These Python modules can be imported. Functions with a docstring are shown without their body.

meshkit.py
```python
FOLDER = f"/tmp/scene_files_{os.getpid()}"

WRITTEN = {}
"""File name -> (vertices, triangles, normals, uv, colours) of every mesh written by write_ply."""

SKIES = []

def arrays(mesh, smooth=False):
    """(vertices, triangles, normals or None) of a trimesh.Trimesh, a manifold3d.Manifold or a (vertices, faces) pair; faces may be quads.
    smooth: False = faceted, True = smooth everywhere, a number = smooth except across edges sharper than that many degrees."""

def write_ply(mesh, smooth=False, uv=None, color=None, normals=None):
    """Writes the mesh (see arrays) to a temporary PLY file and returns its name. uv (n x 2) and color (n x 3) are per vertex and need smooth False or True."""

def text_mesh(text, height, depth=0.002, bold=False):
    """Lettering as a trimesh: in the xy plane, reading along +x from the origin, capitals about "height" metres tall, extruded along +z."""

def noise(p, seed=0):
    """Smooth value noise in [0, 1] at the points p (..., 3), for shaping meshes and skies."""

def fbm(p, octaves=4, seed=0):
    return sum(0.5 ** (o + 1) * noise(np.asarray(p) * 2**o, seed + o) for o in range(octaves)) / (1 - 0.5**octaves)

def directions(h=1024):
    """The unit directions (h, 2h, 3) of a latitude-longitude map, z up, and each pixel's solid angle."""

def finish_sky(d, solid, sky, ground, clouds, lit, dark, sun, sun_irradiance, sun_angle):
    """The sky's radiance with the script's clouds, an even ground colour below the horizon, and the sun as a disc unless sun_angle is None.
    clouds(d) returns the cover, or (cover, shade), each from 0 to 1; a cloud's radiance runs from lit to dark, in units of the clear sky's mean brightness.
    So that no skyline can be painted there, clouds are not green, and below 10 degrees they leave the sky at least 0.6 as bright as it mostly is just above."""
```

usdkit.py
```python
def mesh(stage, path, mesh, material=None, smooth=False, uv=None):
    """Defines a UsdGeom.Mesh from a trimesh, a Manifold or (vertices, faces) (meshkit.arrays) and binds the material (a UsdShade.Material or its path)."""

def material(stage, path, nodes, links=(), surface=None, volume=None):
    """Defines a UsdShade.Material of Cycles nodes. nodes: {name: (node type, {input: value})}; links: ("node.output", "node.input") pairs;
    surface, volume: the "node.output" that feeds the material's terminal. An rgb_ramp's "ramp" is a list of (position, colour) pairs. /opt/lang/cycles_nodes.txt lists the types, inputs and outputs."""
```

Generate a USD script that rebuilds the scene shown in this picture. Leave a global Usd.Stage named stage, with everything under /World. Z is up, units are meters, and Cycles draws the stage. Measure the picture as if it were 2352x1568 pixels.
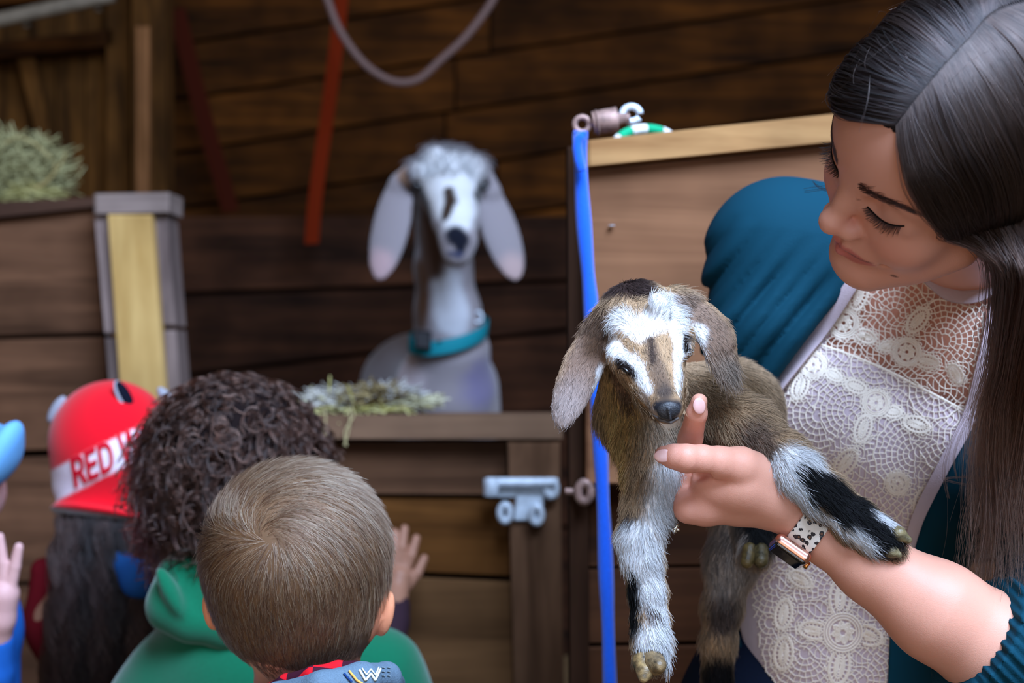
import math
import numpy as np, trimesh, usdkit, meshkit
from scipy import ndimage
from scipy.spatial import cKDTree
from pxr import Usd, UsdGeom, UsdLux, UsdShade, Gf, Sdf, Vt

stage = Usd.Stage.CreateInMemory()
UsdGeom.SetStageUpAxis(stage, "Z")
UsdGeom.Xform.Define(stage, "/World")
UsdGeom.Scope.Define(stage, "/World/Looks")

# ------------------------------------------------------------------ camera, light, exposure
FOCAL, PITCH, CAMZ = 50.0, 8.0, 1.45
camera = UsdGeom.Camera.Define(stage, "/World/Camera")
camera.CreateHorizontalApertureAttr(36.0)
camera.CreateFocalLengthAttr(FOCAL)
camera.CreateFStopAttr(5.0)
camera.CreateFocusDistanceAttr(1.15)
camera.CreateExposureAttr(0.0)
camera.AddTranslateOp().Set((0, 0, CAMZ))
camera.AddRotateXOp().Set(90.0 - PITCH)

def aimed_rect(name, pos, target, w, h, color, intensity):
    r = UsdLux.RectLight.Define(stage, "/World/" + name)
    r.CreateWidthAttr(w); r.CreateHeightAttr(h); r.CreateColorAttr(Gf.Vec3f(*color)); r.CreateIntensityAttr(intensity)
    m = Gf.Matrix4d(); m.SetLookAt(Gf.Vec3d(*pos), Gf.Vec3d(*target), Gf.Vec3d(0, 0, 1))
    r.AddTransformOp().Set(m.GetInverse())
    return r

# daylight falling from the high open loft door above the stalls
aimed_rect("doorway_light", (0.85, 0.15, 3.5), (0.3, 1.5, 1.0), 2.0, 1.5, (0.53, 0.70, 1.0), 33.0)
# the second, lower opening on the left behind the photographer: a weak warm bounce from the yard
aimed_rect("yard_light", (-0.9, -0.9, 0.55), (0.3, 1.3, 1.2), 1.4, 1.0, (1.0, 0.80, 0.64), 2.0)
# the wide barn door behind the photographer: cool, soft daylight from the front
aimed_rect("door_light", (0.5, -2.6, 2.1), (0.3, 1.4, 1.0), 2.6, 2.0, (0.60, 0.76, 1.0), 3.4)
dome = UsdLux.DomeLight.Define(stage, "/World/sky_light")
dome.CreateColorAttr(Gf.Vec3f(1.0, 0.80, 0.66)); dome.CreateIntensityAttr(0.04)

# ------------------------------------------------------------------ helpers
F = FOCAL / 36.0 * 2352
CP, SP = math.cos(math.radians(PITCH)), math.sin(math.radians(PITCH))
FWD, RGT, UPV = np.array([0, CP, -SP]), np.array([1.0, 0, 0]), np.array([0, SP, CP])
EYE = np.array([0, 0, CAMZ])

def P(px, py, d):
    """World point seen at pixel (px, py) of the 2352 x 1568 photograph at depth d metres."""
    px, py, d = np.broadcast_arrays(np.asarray(px, float), np.asarray(py, float), np.asarray(d, float))
    return EYE + d[..., None] * FWD + ((px - 1176) / F * d)[..., None] * RGT + ((784 - py) / F * d)[..., None] * UPV

def pix(p):
    q = np.asarray(p, float) - EYE
    d = q @ FWD
    return np.stack([1176 + (q @ RGT) / d * F, 784 - (q @ UPV) / d * F, d], -1)

def py_at(d, z):
    return 784 - (z - CAMZ + d * SP) / (CP * d) * F

def C(r, g, b):
    x = np.array([r, g, b], float) / 255
    return np.where(x <= 0.04045, x / 12.92, ((x + 0.055) / 1.055) ** 2.4)

used = {}
def numbered(path):
    n = used.get(path, 0); used[path] = n + 1
    return path if n == 0 else f"{path}_{n:03d}"

def tag(prim, label=None, cat=None, group=None, kind=None):
    for k, v in (("label", label), ("category", cat), ("group", group), ("kind", kind)):
        if v: prim.SetCustomDataByKey(k, v)
    return prim

def thing(name, label=None, cat=None, group=None, kind=None, loc=None):
    x = UsdGeom.Xform.Define(stage, numbered("/World/" + name))
    return tag(x.GetPrim(), label, cat, group, kind)

def where(name, parent):
    return numbered((str(parent.GetPath()) if parent is not None else "/World") + "/" + name)

def put(name, mesh, mat, parent=None, smooth=True, col=None, label=None, kind=None, cat=None):
    v, f, n = meshkit.arrays(mesh, smooth)
    m = usdkit.mesh(stage, where(name, parent), mesh, mat, smooth=smooth)
    if col is not None:
        UsdGeom.PrimvarsAPI(m).CreatePrimvar("displayColor", Sdf.ValueTypeNames.Color3fArray, "vertex").Set(Vt.Vec3fArray.FromNumpy(np.ascontiguousarray(col, np.float32)))
    return tag(m.GetPrim(), label, cat, kind=kind)

def strands(name, pts, width, mat, parent=None, col=None, label=None, kind="stuff", cat=None):
    """pts: (n, k, 3) array or a list of (k_i, 3) arrays, as curves of the given width (per point profile, or number)."""
    c = UsdGeom.BasisCurves.Define(stage, where(name, parent)); c.CreateTypeAttr("linear")
    if isinstance(pts, np.ndarray):
        n, k, _ = pts.shape; counts = np.full(n, k, np.int32); flat = pts.reshape(-1, 3)
        w = np.broadcast_to(width, (n, k)).reshape(-1)
    else:
        counts = np.array([len(p) for p in pts], np.int32); flat = np.vstack(pts); n = len(pts)
        w = np.full(len(flat), width) if isinstance(width, float) else np.concatenate(width)
    c.CreatePointsAttr(Vt.Vec3fArray.FromNumpy(np.ascontiguousarray(flat, np.float32)))
    c.CreateCurveVertexCountsAttr(Vt.IntArray.FromNumpy(counts))
    c.CreateWidthsAttr(Vt.FloatArray.FromNumpy(np.ascontiguousarray(w, np.float32))); c.SetWidthsInterpolation("vertex")
    if col is not None:
        UsdGeom.PrimvarsAPI(c).CreatePrimvar("displayColor", Sdf.ValueTypeNames.Color3fArray, "uniform" if len(col) == n else "vertex").Set(Vt.Vec3fArray.FromNumpy(np.ascontiguousarray(col, np.float32)))
    UsdShade.MaterialBindingAPI.Apply(c.GetPrim()).Bind(mat)
    return tag(c.GetPrim(), label, cat, kind=kind)

# ---- signed distance modelling
class Sdf3:
    def __init__(self): self.ops, self.lo, self.hi = [], np.full(3, 1e9), np.full(3, -1e9)
    def grow(self, p, r):
        self.lo = np.minimum(self.lo, np.min(np.atleast_2d(p), 0) - r); self.hi = np.maximum(self.hi, np.max(np.atleast_2d(p), 0) + r)
    def cone(self, a, b, ra, rb, k=0.01, sub=False):
        a, b = np.asarray(a, float), np.asarray(b, float)
        if not sub: self.grow([a, b], max(ra, rb) + k)
        self.ops.append(("c", a, b, ra, rb, k, sub)); return self
    def ball(self, c, r, k=0.01, sub=False): return self.cone(c, np.asarray(c, float) + [0, 0, 1e-5], r, r, k, sub)
    def ell(self, c, r, R=None, k=0.01, sub=False):
        """R: rows are the ellipsoid's three axes in world space."""
        c, r = np.asarray(c, float), np.asarray(r, float)
        if not sub: self.grow(c, max(r) + k)
        self.ops.append(("e", c, r, np.eye(3) if R is None else np.asarray(R, float), None, k, sub)); return self
    def chain(self, pts, radii, k=0.01):
        for i in range(len(pts) - 1): self.cone(pts[i], pts[i + 1], radii[i], radii[i + 1], k)
        return self
    def fn(self, f, k=0.01, mode="min"):
        self.ops.append(("f", f, mode, None, None, k, False)); return self
    def join(self, other, k=0.01):
        self.grow([other.lo, other.hi], 0); self.ops.append(("f", other, "min", None, None, k, False)); return self
    def __call__(self, p):
        p = np.asarray(p, np.float32); d = None; CUT = 0.06
        far = None
        if p.size > 3000:                        # leave out primitives well away from this batch of points
            flat = p.reshape(-1, 3); lo, hi = flat.min(0), flat.max(0); far = np.float32(CUT)
        for o in self.ops:
            kind, k, sub = o[0], o[5], o[6]
            if far is not None and kind != "f":
                if kind == "c": l2, h2 = np.minimum(o[1] - o[3], o[2] - o[4]), np.maximum(o[1] + o[3], o[2] + o[4])
                else: l2, h2 = o[1] - max(o[2]), o[1] + max(o[2])
                if np.linalg.norm(np.maximum(0, np.maximum(l2 - hi, lo - h2))) > CUT + k: continue
            elif far is not None and isinstance(o[1], Sdf3) and np.linalg.norm(np.maximum(0, np.maximum(o[1].lo - hi, lo - o[1].hi))) > CUT + k: continue
            if d is None and sub: continue
            if kind == "c":
                a, b, ra, rb = o[1], o[2], o[3], o[4]
                ba = (b - a).astype(np.float32); pa = p - a.astype(np.float32)
                h = np.clip((pa @ ba) / np.float32(ba @ ba), 0, 1)
                q = pa - h[..., None] * ba
                e = np.sqrt(np.einsum("...i,...i", q, q)) - (ra + (rb - ra) * h)
            elif kind == "e":
                q = (p - o[1].astype(np.float32)) @ o[3].T.astype(np.float32)
                r = o[2].astype(np.float32)
                u, w = q / r, q / (r * r)
                k0 = np.sqrt(np.einsum("...i,...i", u, u)); k1 = np.sqrt(np.einsum("...i,...i", w, w)) + 1e-9
                e = k0 * (k0 - 1) / k1
                e = np.where(k0 < 1e-3, -r.min(), e)
            else:
                e = o[1](p)
                if o[2] == "max":
                    h = np.maximum(k - np.abs(d - e), 0) / k; d = np.maximum(d, e) + h * h * k / 4; continue
                if o[2] == "add": d = d + e; continue
            if d is None: d = e; continue
            if sub:
                e = -e; h = np.maximum(k - np.abs(d - e), 0) / k; d = np.maximum(d, e) + h * h * k / 4
            else:
                h = np.maximum(k - np.abs(d - e), 0) / k; d = np.minimum(d, e) - h * h * k / 4
        return np.full(p.shape[:-1], CUT, np.float32) if d is None else d

def up4(a, axis, n):
    """Linear upsampling by 4 along one axis to n samples."""
    x = np.arange(n) / 4.0; i = np.minimum(x.astype(int), a.shape[axis] - 2); t = (x - i).astype(np.float32)
    sh = [1, 1, 1]; sh[axis] = n
    t = t.reshape(sh)
    return np.take(a, i, axis) * (1 - t) + np.take(a, i + 1, axis) * t

def polygonise(f, lo, hi, res):
    """Surface nets of a distance function on a grid evaluated finely only near the surface."""
    lo, hi = np.asarray(lo, float) - 3 * res, np.asarray(hi, float) + 3 * res
    nc = np.ceil((hi - lo) / (4 * res)).astype(int) + 1
    ax = [lo[i] + np.arange(nc[i]) * 4 * res for i in range(3)]
    G = np.stack(np.meshgrid(*ax, indexing="ij"), -1).astype(np.float32)
    Fc = np.empty(G.shape[:3], np.float32)
    for i in range(0, nc[0], 10):
        for j in range(0, nc[1], 10):
            for k in range(0, nc[2], 10): Fc[i:i + 10, j:j + 10, k:k + 10] = f(G[i:i + 10, j:j + 10, k:k + 10])
    nf = (nc - 1) * 4 + 1
    V = Fc
    for i in range(3): V = up4(V, i, nf[i])
    m = np.flatnonzero(np.abs(V.ravel()) < 6.0 * res)
    I = np.stack(np.unravel_index(m, nf), -1)
    Vf = V.ravel()
    b = I // 32; key = (b[:, 0] * 4096 + b[:, 1]) * 4096 + b[:, 2]; o = np.argsort(key, kind="stable"); m, I, key = m[o], I[o], key[o]
    cuts = np.flatnonzero(np.diff(key)) + 1
    edges, last = [0], 0
    for e in np.r_[cuts, len(m)]:
        if e - last > 6000 or e == len(m): edges.append(int(e)); last = e
    for s, e in zip(edges[:-1], edges[1:]):
        if e > s: Vf[m[s:e]] = f((lo + I[s:e] * res).astype(np.float32))
    V = Vf.reshape(nf)
    inside = V < 0
    c = np.zeros(tuple(nf - 1), np.uint8)
    for dx in (0, 1):
        for dy in (0, 1):
            for dz in (0, 1):
                c += inside[dx:nf[0] - 1 + dx, dy:nf[1] - 1 + dy, dz:nf[2] - 1 + dz]
    cells = np.argwhere((c > 0) & (c < 8))
    idx = np.full(tuple(nf - 1), -1, np.int32); idx[tuple(cells.T)] = np.arange(len(cells))
    acc, cnt = np.zeros((len(cells), 3)), np.zeros(len(cells))
    corner = lambda o: V[cells[:, 0] + o[0], cells[:, 1] + o[1], cells[:, 2] + o[2]]
    for axis in range(3):
        for a in (0, 1):
            for b in (0, 1):
                o0 = [0, 0, 0]; o0[(axis + 1) % 3], o0[(axis + 2) % 3] = a, b
                o1 = list(o0); o1[axis] = 1
                v0, v1 = corner(o0), corner(o1)
                x = (v0 < 0) != (v1 < 0)
                t = np.where(x, v0 / np.where(x, v0 - v1, 1), 0)
                q = np.tile(np.array(o0, float), (len(cells), 1)); q[:, axis] = t
                acc += np.where(x[:, None], q, 0); cnt += x
    verts = lo + (cells + acc / np.maximum(cnt, 1)[:, None]) * res
    faces = []
    for axis in range(3):
        u, w = (axis + 1) % 3, (axis + 2) % 3
        sl0 = [slice(None)] * 3; sl1 = [slice(None)] * 3; sl0[axis] = slice(0, -1); sl1[axis] = slice(1, None)
        s0, s1 = inside[tuple(sl0)], inside[tuple(sl1)]
        e = np.argwhere(s0 != s1)
        e = e[(e[:, u] > 0) & (e[:, w] > 0) & (e[:, u] < nf[u] - 1) & (e[:, w] < nf[w] - 1)]
        flip = s1[tuple(e.T)]
        def cell(du, dw):
            q = e.copy(); q[:, u] += du; q[:, w] += dw
            return idx[tuple(q.T)]
        quad = np.stack([cell(-1, -1), cell(0, -1), cell(0, 0), cell(-1, 0)], 1)
        quad[flip] = quad[flip][:, ::-1]
        faces.append(quad)
    faces = np.vstack(faces)
    tri = np.vstack([faces[:, [0, 1, 2]], faces[:, [0, 2, 3]]])
    n = np.zeros_like(verts); fn = np.cross(verts[tri[:, 1]] - verts[tri[:, 0]], verts[tri[:, 2]] - verts[tri[:, 0]])
    for k in range(3): np.add.at(n, tri[:, k], fn)
    n = n / np.maximum(np.linalg.norm(n, axis=1, keepdims=True), 1e-12)
    for s in range(0, len(verts), 20000): verts[s:s + 20000] -= n[s:s + 20000] * np.clip(f(verts[s:s + 20000].astype(np.float32)), -.4 * res, .4 * res)[:, None]
    return trimesh.Trimesh(verts, tri, process=False)

def solid(s, res, lo=None, hi=None, f=None):
    return polygonise(f or s, s.lo if lo is None else lo, s.hi if hi is None else hi, res)

def grad(f, p, e=6e-4):
    p = np.asarray(p, float)
    g = np.stack([f(p + np.eye(3)[i] * e) - f(p - np.eye(3)[i] * e) for i in range(3)], -1)
    return g / np.maximum(np.linalg.norm(g, axis=-1, keepdims=True), 1e-9)

def trace(f, px, py, d0=0.6, d1=2.5, off=0.0, steps=60):
    """Points where the lines of sight through pixels meet the surface f = off (nan where they miss)."""
    px, py = np.asarray(px, float), np.asarray(py, float)
    dirs = P(px, py, 1.0) - EYE; L = np.linalg.norm(dirs, axis=-1, keepdims=True); dirs = dirs / L
    t = np.full(px.shape, d0)
    for _ in range(steps): t = t + np.clip(f(EYE + dirs * t[..., None]) - off, -0.05, 0.05) * 0.9
    out = EYE + dirs * t[..., None]
    out[np.abs(f(out) - off) > 2e-3] = np.nan
    return out

def unit(v):
    v = np.asarray(v, float); return v / np.maximum(np.linalg.norm(v, axis=-1, keepdims=True), 1e-9)

def frame_along(axis, normal):
    """Rows: long axis, width axis, thickness axis."""
    a = unit(axis); n = unit(np.asarray(normal) - a * (np.asarray(normal) @ a))
    return np.stack([a, np.cross(n, a), n])

def spline(pts, n):
    """Catmull-Rom through pts (k, m) sampled at n points."""
    pts = np.asarray(pts, float); k = len(pts)
    q = np.vstack([2 * pts[0] - pts[1], pts, 2 * pts[-1] - pts[-2]])
    x = np.linspace(0, k - 1 - 1e-9, n); i = x.astype(int); t = (x - i)[:, None]
    p0, p1, p2, p3 = q[i], q[i + 1], q[i + 2], q[i + 3]
    return 0.5 * ((2 * p1) + (p2 - p0) * t + (2 * p0 - 5 * p1 + 4 * p2 - p3) * t ** 2 + (3 * p1 - p0 - 3 * p2 + p3) * t ** 3)

def tube(pts, r, sides=10, caps=True):
    pts = np.asarray(pts, float); n = len(pts); r = np.broadcast_to(r, n)
    T = unit(np.gradient(pts, axis=0)); ref = np.array([0.31, 0.17, 0.93]); N = []
    u = unit(ref - T[0] * (ref @ T[0]))
    for t in T:
        u = unit(u - t * (u @ t)); N.append(u)
    N = np.array(N); B = np.cross(T, N)
    a = np.linspace(0, 2 * np.pi, sides, endpoint=False)
    v = pts[:, None] + r[:, None, None] * (np.cos(a)[None, :, None] * N[:, None] + np.sin(a)[None, :, None] * B[:, None])
    v = v.reshape(-1, 3); f = []
    for i in range(n - 1):
        for j in range(sides):
            p, q = i * sides + j, i * sides + (j + 1) % sides
            f += [[p, q, q + sides], [p, q + sides, p + sides]]
    if caps:
        v = np.vstack([v, pts[0], pts[-1]])
        for j in range(sides):
            f.append([len(v) - 2, (j + 1) % sides, j]); f.append([len(v) - 1, (n - 1) * sides + j, (n - 1) * sides + (j + 1) % sides])
    return trimesh.Trimesh(v, f, process=False)

def slab(front, thick, bevel=0.003):
    """A board whose front face has the four corners (clockwise from top left); thick along the face's inward normal; front edges chamfered."""
    a = np.array(front, float); c = a.mean(0)
    n = unit(np.cross(a[2] - a[0], a[3] - a[1]))
    if n @ (c - EYE) < 0: n = -n
    inn = a + (c - a) / np.linalg.norm(c - a, axis=1, keepdims=True) * bevel * 1.4
    v = np.vstack([inn, a + n * bevel, a + n * thick])
    f = [[0, 1, 2], [0, 2, 3]]
    for o in (0, 4):
        for i in range(4):
            j = (i + 1) % 4
            f += [[o + i, o + 4 + i, o + 4 + j], [o + i, o + 4 + j, o + j]]
    f += [[8, 10, 9], [8, 11, 10]]
    m = trimesh.Trimesh(v, f, process=False); m.fix_normals(); return m

def board(quad, d, thick=0.022, bevel=0.003):
    """quad: four (px, py), d: a depth or four depths."""
    q = np.array(quad, float); return slab(P(q[:, 0], q[:, 1], np.broadcast_to(d, 4)), thick, bevel)

def sample(mesh, n, rng, keep=None):
    """Points, face normals on a mesh; keep(points, normals) -> probability."""
    tri = mesh.triangles; ar = mesh.area_faces
    i = rng.choice(len(ar), n, p=ar / ar.sum()); r1, r2 = np.sqrt(rng.random(n)), rng.random(n)
    p = tri[i, 0] * (1 - r1)[:, None] + tri[i, 1] * (r1 * (1 - r2))[:, None] + tri[i, 2] * (r1 * r2)[:, None]
    nn = mesh.face_normals[i]
    if keep is not None:
        k = rng.random(n) < keep(p, nn); p, nn = p[k], nn[k]
    return p, nn

def facing(p, n, lim=-0.35):
    v = unit(EYE - p); return (np.einsum("ij,ij->i", n, v) > lim).astype(float)

def field(seeds, dirs, power=3.0):
    """Direction field from seed points."""
    seeds, dirs = np.asarray(seeds, float), unit(dirs)
    def g(p):
        d = np.linalg.norm(p[:, None] - seeds[None], axis=2); w = 1 / (d + 1e-3) ** power
        return unit((w[..., None] * dirs[None]).sum(1))
    return g

def hairs_on(p, n, along, length, lift, rng, k=4, jitter=0.25, curl=0.0):
    """Short hairs growing at p, lying along the direction 'along' with the given lift (0 flat, 1 upright)."""
    t = along - n * np.einsum("ij,ij->i", along, n)[:, None]
    t = unit(t + rng.normal(0, jitter, p.shape)); t = unit(t - n * np.einsum("ij,ij->i", t, n)[:, None])
    s = np.linspace(0, 1, k)
    L = np.broadcast_to(length, len(p))[:, None, None]; lf = np.broadcast_to(lift, len(p))[:, None, None]
    q = p[:, None] + L * (s[None, :, None] * t[:, None] * (1 - 0.25 * lf) + lf * (s - 0.45 * s ** 2)[None, :, None] * n[:, None])
    if curl: q = q + curl * L * (s ** 2)[None, :, None] * rng.normal(0, 1, p.shape)[:, None]
    return q

# ------------------------------------------------------------------ materials
LK = "/World/Looks/"
def M(name, nodes, links, surface): return usdkit.material(stage, LK + name, nodes, links, surface=surface)

def plain(name, col, rough=0.6, spec=0.3, bump=0.0, scale=200.0, sheen=0.0, metallic=0.0, vary=0.0, coat=0.0, dist=0.002, stretch=(1, 1, 1)):
    nd = {"p": ("principled_bsdf", {"base_color": tuple(col), "roughness": rough, "specular_ior_level": spec, "sheen_weight": sheen, "metallic": metallic, "coat_weight": coat}),
          "g": ("geometry", {}), "mp": ("mapping", {"scale": stretch}), "n": ("noise_texture", {"scale": scale, "detail": 3.0})}
    lk = [("g.position", "mp.vector"), ("mp.vector", "n.vector")]
    if bump:
        nd["b"] = ("bump", {"strength": bump, "distance": dist}); lk += [("n.fac", "b.height"), ("b.normal", "p.normal")]
    if vary:
        nd["r"] = ("rgb_ramp", {"ramp": [(0.3, tuple(np.array(col) * (1 - vary))), (0.7, tuple(np.minimum(np.array(col) * (1 + vary), 1)))]})
        lk += [("n.fac", "r.fac"), ("r.color", "p.base_color")]
    return M(name, nd, lk, "p.BSDF")

def painted(name, rough=0.55, spec=0.3, sss=0.0, bump=0.0, scale=300.0, sheen=0.0, dist=0.001):
    """Base colour from the mesh's own vertex colours."""
    nd = {"a": ("attribute", {"attribute": "displayColor"}), "p": ("principled_bsdf", {"roughness": rough, "specular_ior_level": spec, "subsurface_weight": sss, "subsurface_scale": 0.006, "subsurface_radius": (1.0, 0.35, 0.2), "sheen_weight": sheen})}
    lk = [("a.color", "p.base_color")]
    if bump:
        nd |= {"g": ("geometry", {}), "n": ("noise_texture", {"scale": scale, "detail": 3.0}), "b": ("bump", {"strength": bump, "distance": dist})}
        lk += [("g.position", "n.vector"), ("n.fac", "b.height"), ("b.normal", "p.normal")]
    return M(name, nd, lk, "p.BSDF")

def wood(name, dark, light, grain="x", scale=1.0, rough=0.75, spots=0.25):
    st = {"x": (1.2, 14, 22), "z": (22, 14, 1.2)}[grain]
    st = tuple(s * scale for s in st)
    nd = {"g": ("geometry", {}), "o": ("object_info", {}), "off": ("vector_math", {"math_type": "add"}), "cx": ("combine_xyz", {}), "mu": ("math", {"math_type": "multiply", "value2": 9.0}),
          "mp": ("mapping", {"scale": st}), "n": ("noise_texture", {"scale": 1.0, "detail": 5.0, "roughness": 0.62, "distortion": 0.6}),
          "n2": ("noise_texture", {"scale": 5.5, "detail": 3.0}), "r": ("rgb_ramp", {"ramp": [(0.30, tuple(dark)), (0.72, tuple(light))]}),
          "r2": ("rgb_ramp", {"ramp": [(0.35, (1 - spots,) * 3), (0.62, (1, 1, 1))]}), "mx": ("mix", {"mix_type": "multiply", "fac": 1.0}),
          "v": ("map_range", {"from_min": 0.0, "from_max": 1.0, "to_min": 0.78, "to_max": 1.18}), "hs": ("hsv", {}),
          "b": ("bump", {"strength": 0.35, "distance": 0.002}), "p": ("principled_bsdf", {"roughness": 0.9, "specular_ior_level": 0.08})}
    lk = [("o.random", "mu.value1"), ("mu.value", "cx.x"), ("mu.value", "cx.z"), ("g.position", "off.vector1"), ("cx.vector", "off.vector2"), ("off.vector", "mp.vector"),
          ("mp.vector", "n.vector"), ("off.vector", "n2.vector"), ("n.fac", "r.fac"), ("n2.fac", "r2.fac"), ("r.color", "mx.color1"), ("r2.color", "mx.color2"),
          ("o.random", "v.value"), ("v.result", "hs.value"), ("mx.color", "hs.color"), ("hs.color", "p.base_color"), ("n.fac", "b.height"), ("b.normal", "p.normal")]
    return M(name, nd, lk, "p.BSDF")

def hair_mat(name, rough=0.3, rad=0.5, mix=0.0, refl=1.0):
    """Hair coloured strand by strand; mix: share of a plain diffuse lobe (matt coat)."""
    nd = {"a": ("attribute", {"attribute": "displayColor"}), "h": ("principled_hair_bsdf", {"parametrization": "Direct coloring", "roughness": rough, "radial_roughness": rad, "coat": 0.0, "R": refl}),
          "d": ("principled_bsdf", {"roughness": 0.7, "specular_ior_level": 0.15}), "m": ("mix_closure", {"fac": mix})}
    lk = [("a.color", "h.color"), ("a.color", "d.base_color"), ("h.BSDF", "m.closure1"), ("d.BSDF", "m.closure2")]
    return M(name, nd, lk, "m.closure")

# ================================================================== the barn
brown_wall = wood("wall_wood", C(30, 14, 3), C(94, 50, 12), "x", 1.0, spots=0.5)
brown_low = wood("stall_wood", C(26, 14, 8), C(70, 40, 24), "x", 1.0, spots=0.45)
warm_post = wood("post_wood", C(48, 28, 10), C(112, 70, 28), "z", 1.0, spots=0.4)
plank_wood = wood("plank_wood", C(70, 46, 32), C(124, 86, 62), "x", 1.0, spots=0.35)
orange_wood = wood("orange_wood", C(76, 44, 18), C(132, 84, 40), "x", 1.0, spots=0.35)
grey_wood = wood("grey_wood", C(96, 80, 76), C(150, 130, 122), "z", 1.0, spots=0.3)
yellow_wood = wood("yellow_wood", C(176, 136, 76), C(214, 176, 112), "z", 0.7, spots=0.22)
board_wood = wood("board_wood", C(96, 62, 42), C(148, 104, 74), "x", 0.9, spots=0.28)
lip_wood = wood("lip_wood", C(132, 90, 54), C(190, 146, 96), "x", 1.1, spots=0.3)
rng = np.random.default_rng(7)

fl = thing("floor", kind="structure")
put("straw_floor", slab([(-5, 6.2, 0), (5, 6.2, 0), (5, -3.0, 0), (-5, -3.0, 0)], 0.05) , plain("floor_dirt", C(92, 70, 46), 0.95, 0.1, 0.6, 60, vary=0.4), fl, smooth=False)

# --- the far wall: sloping planks above, level planks of the back stall below
wb = thing("wall_back", kind="structure")
WD = 4.6
def sl(x, y750, s=-0.15): return y750 + s * (x - 750)
gaps = [-1010, -880, -740, -600, -465, -330, -205, -75, 50, 177, 299, 428, 556, 690, 820, 950, 1080, 1210, 1345, 1480, 1620]
for a, b in zip(gaps[:-1], gaps[1:]):
    g = 4
    for x0, x1 in ((-1700, 1135 + int(rng.integers(-160, 160))), (None, 4100)):
        if x0 is None: x0 = last
        last = x1 + 5
        j = rng.uniform(-0.008, 0.008)
        put("plank", board([(x0, sl(x0, a + g)), (x1, sl(x1, a + g)), (x1, sl(x1, b - g)), (x0, sl(x0, b - g))], WD + j, 0.03), brown_wall, wb, smooth=False)
put("backing", board([(-1750, -1100), (4150, -1500), (4150, 1750), (-1750, 1900)], WD + 0.06, 0.02), plain("dark_wood", C(26, 15, 8), 0.9, 0.1), wb, smooth=False)

ws = thing("wall_stall", kind="structure")
lows = [((380, 492), (1420, 492)), ((380, 676), (1420, 640)), ((380, 868), (1420, 742)), ((380, 1060), (1420, 960)), ((380, 1290), (1420, 1200)), ((380, 1560), (1420, 1500)), ((380, 1990), (1420, 1990))]
for (a0, b0), (a1, b1) in zip(lows[:-1], lows[1:]):
    put("plank", board([(a0[0], a0[1] + 5), (b0[0], b0[1] + 5), (b1[0], b1[1] - 5), (a1[0], a1[1] - 5)], 4.05 + rng.uniform(-0.006, 0.006), 0.03), brown_low, ws, smooth=False)
put("backing", board([(380, 500), (1420, 500), (1420, 1990), (380, 1990)], 4.085, 0.02), LK + "dark_wood", ws, smooth=False)

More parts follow.
